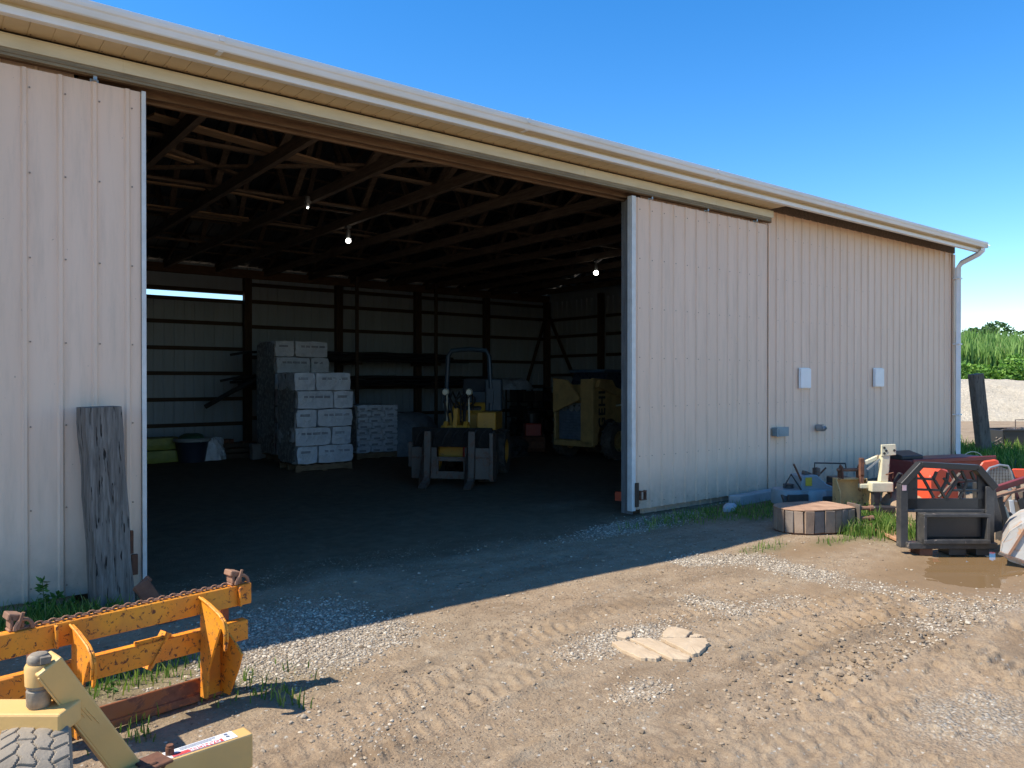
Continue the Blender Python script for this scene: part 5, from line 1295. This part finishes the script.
# puddle water: a thin sheet lying in the dip
m, nt, b = _nt('muddy_water'); b.inputs['Base Color'].default_value = (.20,.125,.06,1); b.inputs['Roughness'].default_value = .04; b.inputs['IOR'].default_value = 1.33; b.inputs['Specular IOR Level'].default_value = .5
_bump(nt, b, _noise(nt, _map(nt), 5, 2), .04, .01)
w = MB(); N = 40
w.add([(pud[0]+1.45*math.cos(2*PI*k/N), pud[1]+.85*math.sin(2*PI*k/N), -.017) for k in range(N)], [tuple(range(N))])
o = w.build('water', m); tag(o, kind='structure')


# gravel: real stones
ico_v = []; ph = (1+5**.5)/2
for a in (-1,1):
    for c in (-ph,ph): ico_v += [(0,a,c),(a,c,0),(c,0,a)]
ico_v = np.array(ico_v)/math.hypot(1,ph)
import itertools
ico_f = []
for t in itertools.combinations(range(12), 3):
    P = ico_v[list(t)]
    e = [np.linalg.norm(P[0]-P[1]), np.linalg.norm(P[1]-P[2]), np.linalg.norm(P[0]-P[2])]
    if max(e) < 1.06:
        nrm = np.cross(P[1]-P[0], P[2]-P[0]); t = list(t)
        if nrm @ P.mean(0) < 0: t[1], t[2] = t[2], t[1]
        ico_f.append(t)
ico_f = np.array(ico_f)
def scatter(n, xr, yr, dens, smin, smax, name, mat, flat=.6, sink=.25, power=2.2, tint=None):
    x = RNG.uniform(*xr, n); y = RNG.uniform(*yr, n)
    pr = dens(x, y); k = RNG.uniform(size=n) < pr; x, y = x[k], y[k]; n = len(x)
    s_ = smin + (smax-smin)*RNG.uniform(size=n)**power
    z = ground_z(x, y)
    S = np.stack([s_*RNG.uniform(.75,1.3,n), s_*RNG.uniform(.75,1.3,n), s_*RNG.uniform(flat*.8,flat*1.2,n)], -1)
    V = ico_v[None]*S[:,None,:]*RNG.uniform(.8,1.18,(n,12,1))
    a = RNG.uniform(0,2*PI,n); ca_, sa = np.cos(a)[:,None], np.sin(a)[:,None]
    V = np.stack([V[...,0]*ca_-V[...,1]*sa, V[...,0]*sa+V[...,1]*ca_, V[...,2]], -1)
    V += np.stack([x, y, z+S[:,2]*(1-sink*2)*.6], -1)[:,None,:]
    F = (ico_f[None]+12*np.arange(n)[:,None,None]).reshape(-1,3)
    t = RNG.uniform(size=n)
    o = npmesh(name, V.reshape(-1,3), F, mat, np.repeat(t, 12)); tag(o, kind='stuff'); print(name, n)
    return o
m_grav = MTINT('gravel_stone', [(0,(.19,.15,.11)),(.4,(.31,.255,.19)),(.8,(.45,.38,.29)),(1,(.60,.53,.42))], rough=.9)
m_crumb = MTINT('soil_crumb', [(0,(.13,.09,.06)),(.5,(.24,.175,.115)),(1,(.38,.30,.21))], rough=1)
m_clod = MTINT('soil_clod', [(0,(.15,.11,.072)),(.6,(.26,.19,.125)),(1,(.38,.30,.21))], rough=1)
def infront(x, y): return ((y < 6.6) | ((x > 1.2) & (x < 7.0))) & (np.hypot(x,y) > 2.6)
def dg_(x, y):
    g, gr, wt, ins = masks(x, y); f = np.clip((g-.12)*1.5, 0, 1)*(1-.8*np.clip(wt*1.2,0,1)); near = np.clip(6.5/np.hypot(x,y), .25, 1)**1.5
    return (f*.75+.003)*infront(x, y)*(1-sstep(6.9,7.6,y))*(1-.97*ins*(g<.35))*near
scatter(520000, (-.8,13), (2.2,8.5), dg_, .0045, .0125, 'gravel', m_grav)
scatter(1500, (-.5,16), (2.2,6.4), lambda x, y: (.05+.5*np.clip(masks(x,y)[0],0,1))*infront(x,y), .009, .024, 'gravel', m_grav, power=3)
def dc_(x, y):
    r = blobm(x, y, G2(960,720), 1.2, .8)+.8*blobm(x, y, G2(940,640), 1.7, .6)
    return np.clip(r*.8+.05, 0, 1)*infront(x, y)*(1-masks(x,y)[2])
scatter(60000, (-.5,13), (2.2,6.6), dc_, .005, .020, 'soil_clods', m_clod, power=2.6, flat=.45)
scatter(170000, (-.6,9), (2.2,6.9), lambda x, y: infront(x,y)*np.clip(5.0/np.hypot(x,y),0,1)**2*(.15+.6*(fbm(x*1.6,y*1.6,44,3)>.52))*(1-masks(x,y)[2])*.8, .0022, .0062, 'soil_crumbs', m_crumb)
scatter(300, (.5,1.5), (3.2,3.9), lambda x, y: .0*x, .01, .02, 'gravel', m_grav) if False else None

# grass
m_grass = MTINT('grass_blade', [(0,(.07,.14,.025)),(.5,(.14,.25,.045)),(.85,(.25,.33,.08)),(1,(.42,.38,.16))], rough=.7, trans=.4)
def grass(n, xr, yr, dens, h0, h1, name='grass', wd=.0045, lean=.5, zf=None):
    x = RNG.uniform(*xr, n); y = RNG.uniform(*yr, n); k = RNG.uniform(size=n) < dens(x, y); x, y = x[k], y[k]; n = len(x)
    z = ground_z(x, y) if zf is None else zf(x, y); h = RNG.uniform(h0, h1, n)*(.6+.8*fbm(x*3, y*3, 90, 2)); a = RNG.uniform(0, 2*PI, n); l = RNG.uniform(.1, lean, n)*h; th = RNG.uniform(0, PI, n)
    wx, wy = np.cos(th)*wd, np.sin(th)*wd; dx, dy = np.cos(a)*l, np.sin(a)*l
    P = np.stack([np.stack([x-wx, y-wy, z-.005], -1), np.stack([x+wx, y+wy, z-.005], -1),
                  np.stack([x+wx*.8+dx*.35, y+wy*.8+dy*.35, z+h*.6], -1), np.stack([x-wx*.8+dx*.35, y-wy*.8+dy*.35, z+h*.6], -1),
                  np.stack([x+dx+wx*.1, y+dy+wy*.1, z+h*.97], -1), np.stack([x+dx-wx*.1, y+dy-wy*.1, z+h], -1)], 1)
    F = np.concatenate([np.array([[0,1,2,3],[3,2,4,5]])[None]+6*np.arange(n)[:,None,None]]).reshape(-1,4)
    o = npmesh(name, P.reshape(-1,3), F, m_grass, np.repeat(RNG.uniform(size=n)**1.3, 6)); tag(o, kind='stuff'); print(name, n)
def far_or(x, y): return np.where((y > 6.55) & (x < 16.7), 0, 1)
grass(90000, (-1,16), (2.6,6.62), lambda x, y: np.clip(masks(x,y)[1]-.15, 0, 1)*.75, .02, .09)
grass(5000, (G2(885,532)[0]-.55, G2(885,532)[0]+.55), (G2(885,532)[1]-.45, G2(885,532)[1]+.75), lambda x, y: .8*blobm(x,y,(G2(885,532)[0], G2(885,532)[1]+.2),.45,.5), .06, .22, wd=.006)
grass(6000, (-.9,1.2), (5.9,6.6), lambda x, y: .5*blobm(x,y,G2(45,628),.75,.3), .06, .17, wd=.006)
grass(40000, (16.2,27), (3.0,16), lambda x, y: np.clip(masks(x,y)[1], 0, 1), .06, .24, wd=.010)
grass(9000, (-.3,1.6), (3.7,5.0), lambda x, y: .35*fbm(x*5,y*5,5,2)*(fbm(x*2.5,y*2.5,8,2)>.55), .03, .10)

# leafy weed by the left door
def leaves(n, pos, size, name, mat, parent=None, up=.3, aspect=.45, seed=1):
    rg = np.random.default_rng(seed); P = pos(n, rg)
    n = len(P); d = rg.normal(size=(n,3)); d[:,2] = d[:,2]*.6+up; d /= np.linalg.norm(d, axis=1)[:,None]
    r = rg.normal(size=(n,3)); s_ = np.cross(d, r); s_ /= np.linalg.norm(s_, axis=1)[:,None]+1e-6
    L = size*rg.uniform(.6,1.3,n)[:,None]
    V = np.stack([P, P+d*L*.5+s_*L*aspect*.5, P+d*L, P+d*L*.5-s_*L*aspect*.5], 1)
    F = (np.arange(4)[None]+4*np.arange(n)[:,None])
    o = npmesh(name, V.reshape(-1,3), F, mat, np.repeat(rg.uniform(size=n), 4))
    if parent is not None: o.parent = parent
    return o
m_leaf = MTINT('weed_leaf', [(0,(.05,.12,.025)),(.6,(.09,.19,.04)),(1,(.16,.27,.07))], rough=.6, trans=.3)
q = gp(44, 622)
T = thing('weed', 'tall leafy green weed growing against the left sliding door', 'weed', (q.x, q.y+.12, 0))
w = MB()
stems = [[(0,0,0),(.01,0,.12),(.0,.01,.26)], [(0,0,0),(.06,0,.08),(.10,.01,.15)], [(0,0,0),(-.05,0,.07),(-.09,0,.13)], [(.05,0,0),(.13,0,.05),(.19,0,.09)]]
for st in stems: w.tube(st, .003, 5)
w.build('stem', m_leaf_s if False else M('weed_stem', (.08,.14,.03)), T)
def wp(n, rg):
    out = []
    for _ in range(n):
        st = stems[rg.choice(4, p=[.45,.2,.15,.2])]; t = rg.uniform(.15,1)*2; k = min(1, int(t)); f = t-k
        a = np.array(st[k]); b_ = np.array(st[k+1]); out.append(a+(b_-a)*f)
    return np.array(out)
leaves(150, wp, .055, 'foliage', m_leaf, T, up=.25)
q2 = gp(103, 655); T = thing('weed', 'small leafy weed growing in front of the orange frame', 'weed', gp(112, 700))
w = MB(); w.tube([(0,0,0),(.005,0,.06),(0,0,.11)], .002, 5); w.build('stem', M('weed_stem2', (.08,.14,.03)), T)
leaves(30, lambda n, rg: np.stack([rg.normal(0,.008,n), rg.normal(0,.008,n), rg.uniform(.03,.11,n)], -1), .03, 'foliage', m_leaf, T)

# gravel stockpile beyond
m, nt, b = _nt('stockpile_gravel'); vec = _map(nt)
c1 = _ramp(nt, _noise(nt, vec, 1.2, 6, .6), [(.3, (.56,.47,.34)), (.7, (.66,.57,.43))])
c2 = _ramp(nt, _noise(nt, vec, 6, 8, .85), [(.36, 1.0), (.56, 0.0)])
nt.links.new(_mix(nt, _math(nt, 'MULTIPLY', c2, .5), c1, (.27,.22,.16)), b.inputs['Base Color']); b.inputs['Roughness'].default_value = 1
_bump(nt, b, _noise(nt, vec, 8, 8, .75), 1.0, .12)
xs = np.linspace(-1, 1, 170); ys = np.linspace(-1, 1, 60); XX, YY = np.meshgrid(xs, ys)
prof = np.clip(1-np.abs(YY)**1.5, 0, 1)*np.clip(1.02-np.abs(XX)**4, 0, 1)
hz = 1.72*prof*(1+.32*(fbm(XX*5+20, YY*2+5, 7, 4)-.5)*1.1) - .02
c0 = cp(1060, 420, 37)
wx = XX*30*CY + YY*5.5*SY; wy = -XX*30*SY + YY*5.5*CY
Vp = np.stack([wx, wy, hz+ (fbm(wx*1.4, wy*1.4, 3, 4)-.5)*.22], -1).reshape(-1,3)
ii = np.arange(59)[:,None]*170; jj = np.arange(169)[None,:]
o = npmesh('gravel_pile', Vp, np.stack([ii+jj, ii+jj+1, ii+jj+171, ii+jj+170], -1).reshape(-1,4), m, smooth=True)
o.location = (c0.x, c0.y, 0); tag(o, 'long low stockpile of pale gravel in front of the green thicket', 'gravel pile')

# thicket behind the pile: reeds as stuff, bushes and trees as things
m_reed = MTINT('reed_leaf', [(0,(.10,.19,.04)),(.5,(.19,.33,.08)),(.9,(.30,.44,.14)),(1,(.42,.46,.2))], rough=.7, trans=.3)
m_bush = MTINT('bush_leaf', [(0,(.07,.16,.025)),(.5,(.14,.29,.045)),(1,(.25,.40,.08))], rough=.6, trans=.3)
m_tree = MTINT('tree_leaf', [(0,(.03,.07,.02)),(.5,(.055,.12,.03)),(1,(.10,.17,.05))], rough=.6, trans=.25)
def far(px, d):   # ground point behind the pile
    r = (px-512)/FPX*d; return (CY*r+SY*d, -SY*r+CY*d)
def reeds(n):
    rg = np.random.default_rng(3); px = rg.uniform(850, 1500, n); d = rg.uniform(46, 58, n)
    r = (px-512)/FPX*d; x, y = CY*r+SY*d, -SY*r+CY*d
    h = (3.7+1.9*fbm(x*.35, y*.35, 2, 3))*rg.uniform(.75,1.1,n)*(.85+.2*(d-46)/12)
    a = rg.uniform(0,2*PI,n); th = rg.uniform(0,PI,n); wd = rg.uniform(.03,.08,n); z0 = h*rg.uniform(0,.65,n)
    wx, wy = np.cos(th)*wd, np.sin(th)*wd; l = rg.uniform(.1,.55,n); dx, dy = np.cos(a)*l, np.sin(a)*l
    P = np.stack([np.stack([x-wx,y-wy,z0],-1), np.stack([x+wx,y+wy,z0],-1), np.stack([x+wx+dx*.4,y+wy+dy*.4,z0+(h-z0)*.7],-1), np.stack([x-wx+dx*.4,y-wy+dy*.4,z0+(h-z0)*.7],-1), np.stack([x+dx,y+dy,h-l*.3],-1), np.stack([x+dx,y+dy,h-l*.3+.02],-1)],1)
    F = (np.array([[0,1,2,3],[3,2,4,5]])[None]+6*np.arange(n)[:,None,None]).reshape(-1,4)
    o = npmesh('reeds', P.reshape(-1,3), F, m_reed, np.repeat(np.clip(rg.normal(.5,.25,n),0,1), 6)); tag(o, kind='stuff')
reeds(46000)
def crown(T, c, rx, rz, n, size, mat, seed, lumps=14):
    rg = np.random.default_rng(seed)
    lc = rg.normal(size=(lumps,3)); lc /= np.linalg.norm(lc,axis=1)[:,None]; lc *= rg.uniform(.3,.8,lumps)[:,None]; lr = rg.uniform(.28,.5,lumps)
    def pos(n, rg):
        k = rg.integers(lumps, size=n); v = rg.normal(size=(n,3)); v /= np.linalg.norm(v,axis=1)[:,None]; v *= rg.uniform(.55,1,n)[:,None]**.5
        P = lc[k]+v*lr[k][:,None]; P[:,2] = np.maximum(P[:,2], -.95)
        return P*np.array([rx,rx,rz])+np.array(c)
    return leaves(n, pos, size, 'crown', mat, T, up=.1, aspect=.7, seed=seed)
def plant(px, d, rx, h, kind, lab, seed, mat, n, size, grp):
    x, y = far(px, d); T = thing(kind, lab, 'tree' if kind == 'tree' else 'bush', (x,y,0), 0, grp)
    trunk_h = h*.45 if kind == 'tree' else h*.3
    w = MB(); w.tube([(0,0,0),(.05,.02,trunk_h*.6),(0,.05,trunk_h*1.4)], [.16 if kind == 'tree' else .07,.12 if kind == 'tree' else .05,.04], 7)
    rr = random.Random(seed)
    for k in range(6):
        a = rr.uniform(0,6.28); w.tube([(0,0,trunk_h*(.4+.12*k)),(math.cos(a)*rx*.3,math.sin(a)*rx*.3,trunk_h*(.7+.15*k)),(math.cos(a)*rx*.65,math.sin(a)*rx*.65,trunk_h*(.9+.18*k))],[.06,.04,.015],5)
    w.build('trunk', m_dpost, T, smooth=True)
    rz_ = (h-.2)/2 if kind == 'bush' else h*.36
    crown(T, (0,0,h-rz_*.95), rx, rz_, n, size, mat, seed)
plant(958, 42.5, 1.5, 3.0, 'bush', 'bright green bush at the barn corner above the gravel pile', 21, m_bush, 2600, .22, 'bushes in front of the thicket')
plant(995, 43, 1.7, 2.5, 'bush', 'low bright green bush in the middle of the gravel pile crest', 22, m_bush, 2800, .22, 'bushes in front of the thicket')
plant(1026, 43, 2.0, 3.3, 'bush', 'tall bright green bush at the right edge of the view', 23, m_bush, 3200, .22, 'bushes in front of the thicket')
plant(1072, 43, 2.0, 3.0, 'bush', 'bright green bush out past the right edge', 24, m_bush, 2500, .24, 'bushes in front of the thicket')
plant(1130, 44, 2.2, 3.2, 'bush', 'broad green bush out past the right edge', 27, m_bush, 2500, .24, 'bushes in front of the thicket')
plant(997, 70, 3.0, 6.9, 'tree', 'dark rounded tree top rising over the middle of the reeds', 31, m_tree, 3500, .34, 'trees behind the reeds')
plant(974, 72, 2.0, 6.3, 'tree', 'small dark tree top just left of the rounded one', 32, m_tree, 2200, .34, 'trees behind the reeds')
plant(1030, 72, 2.4, 6.6, 'tree', 'dark tree top at the right edge of the view', 33, m_tree, 2500, .34, 'trees behind the reeds')
plant(1085, 72, 3.4, 7.4, 'tree', 'broad dark tree out past the right edge', 34, m_tree, 2500, .36, 'trees behind the reeds')

# ------------------------------------------------------------------ light, sky, camera
W = bpy.data.worlds.new('World'); sc.world = W; W.use_nodes = True
nt = W.node_tree; bg = nt.nodes['Background']
sky = nt.nodes.new('ShaderNodeTexSky'); sky.sky_type = 'NISHITA'; sky.sun_disc = False
tx, ty, tz = -.72, .300, 1.0
el = math.atan2(tz, math.hypot(tx, ty))
sky.sun_elevation = el; sky.sun_rotation = math.atan2(tx, ty) % (2*PI)
sky.air_density = 1.0; sky.dust_density = .1; sky.ozone_density = 3.0; sky.altitude = 200
hs = nt.nodes.new('ShaderNodeHueSaturation'); hs.inputs['Saturation'].default_value = 1.36; hs.inputs['Value'].default_value = .97; hs.inputs['Hue'].default_value = .503; nt.links.new(sky.outputs[0], hs.inputs['Color'])
nt.links.new(hs.outputs[0], bg.inputs[0]); bg.inputs[1].default_value = .15
sd = bpy.data.lights.new('sun', 'SUN'); sd.energy = 4.4; sd.angle = math.radians(.53); sd.color = (1,.93,.80)
so = bpy.data.objects.new('sun', sd); sc.collection.objects.link(so)
so.rotation_euler = Vector((-tx,-ty,-tz)).to_track_quat('-Z','Y').to_euler(); so.location = (-20, 10, 30)
cam = bpy.data.cameras.new('camera'); cam.sensor_width = 36; cam.lens = FPX/1024*36; cam.clip_end = 6000; cam.clip_start = .05
co = bpy.data.objects.new('camera', cam); sc.collection.objects.link(co); sc.camera = co
yaw = math.atan2(SY, CY); co.location = (0,0,CAM_H); co.rotation_euler = (PI/2-math.atan(4/FPX), 0, -yaw)
sc.view_settings.view_transform = 'Standard'; sc.view_settings.look = 'None'; sc.view_settings.gamma = 1; sc.view_settings.use_curve_mapping = False
sc.view_settings.exposure = .78
sc.cycles.max_bounces = 8; sc.cycles.diffuse_bounces = 5; sc.cycles.glossy_bounces = 3; sc.cycles.transmission_bounces = 3
sc.cycles.use_denoising = True; sc.cycles.caustics_reflective = False; sc.cycles.caustics_refractive = False
try: sc.cycles.sample_clamp_indirect = 6
except Exception: pass
for o in sc.objects:
    if '_loc' in o: del o['_loc']
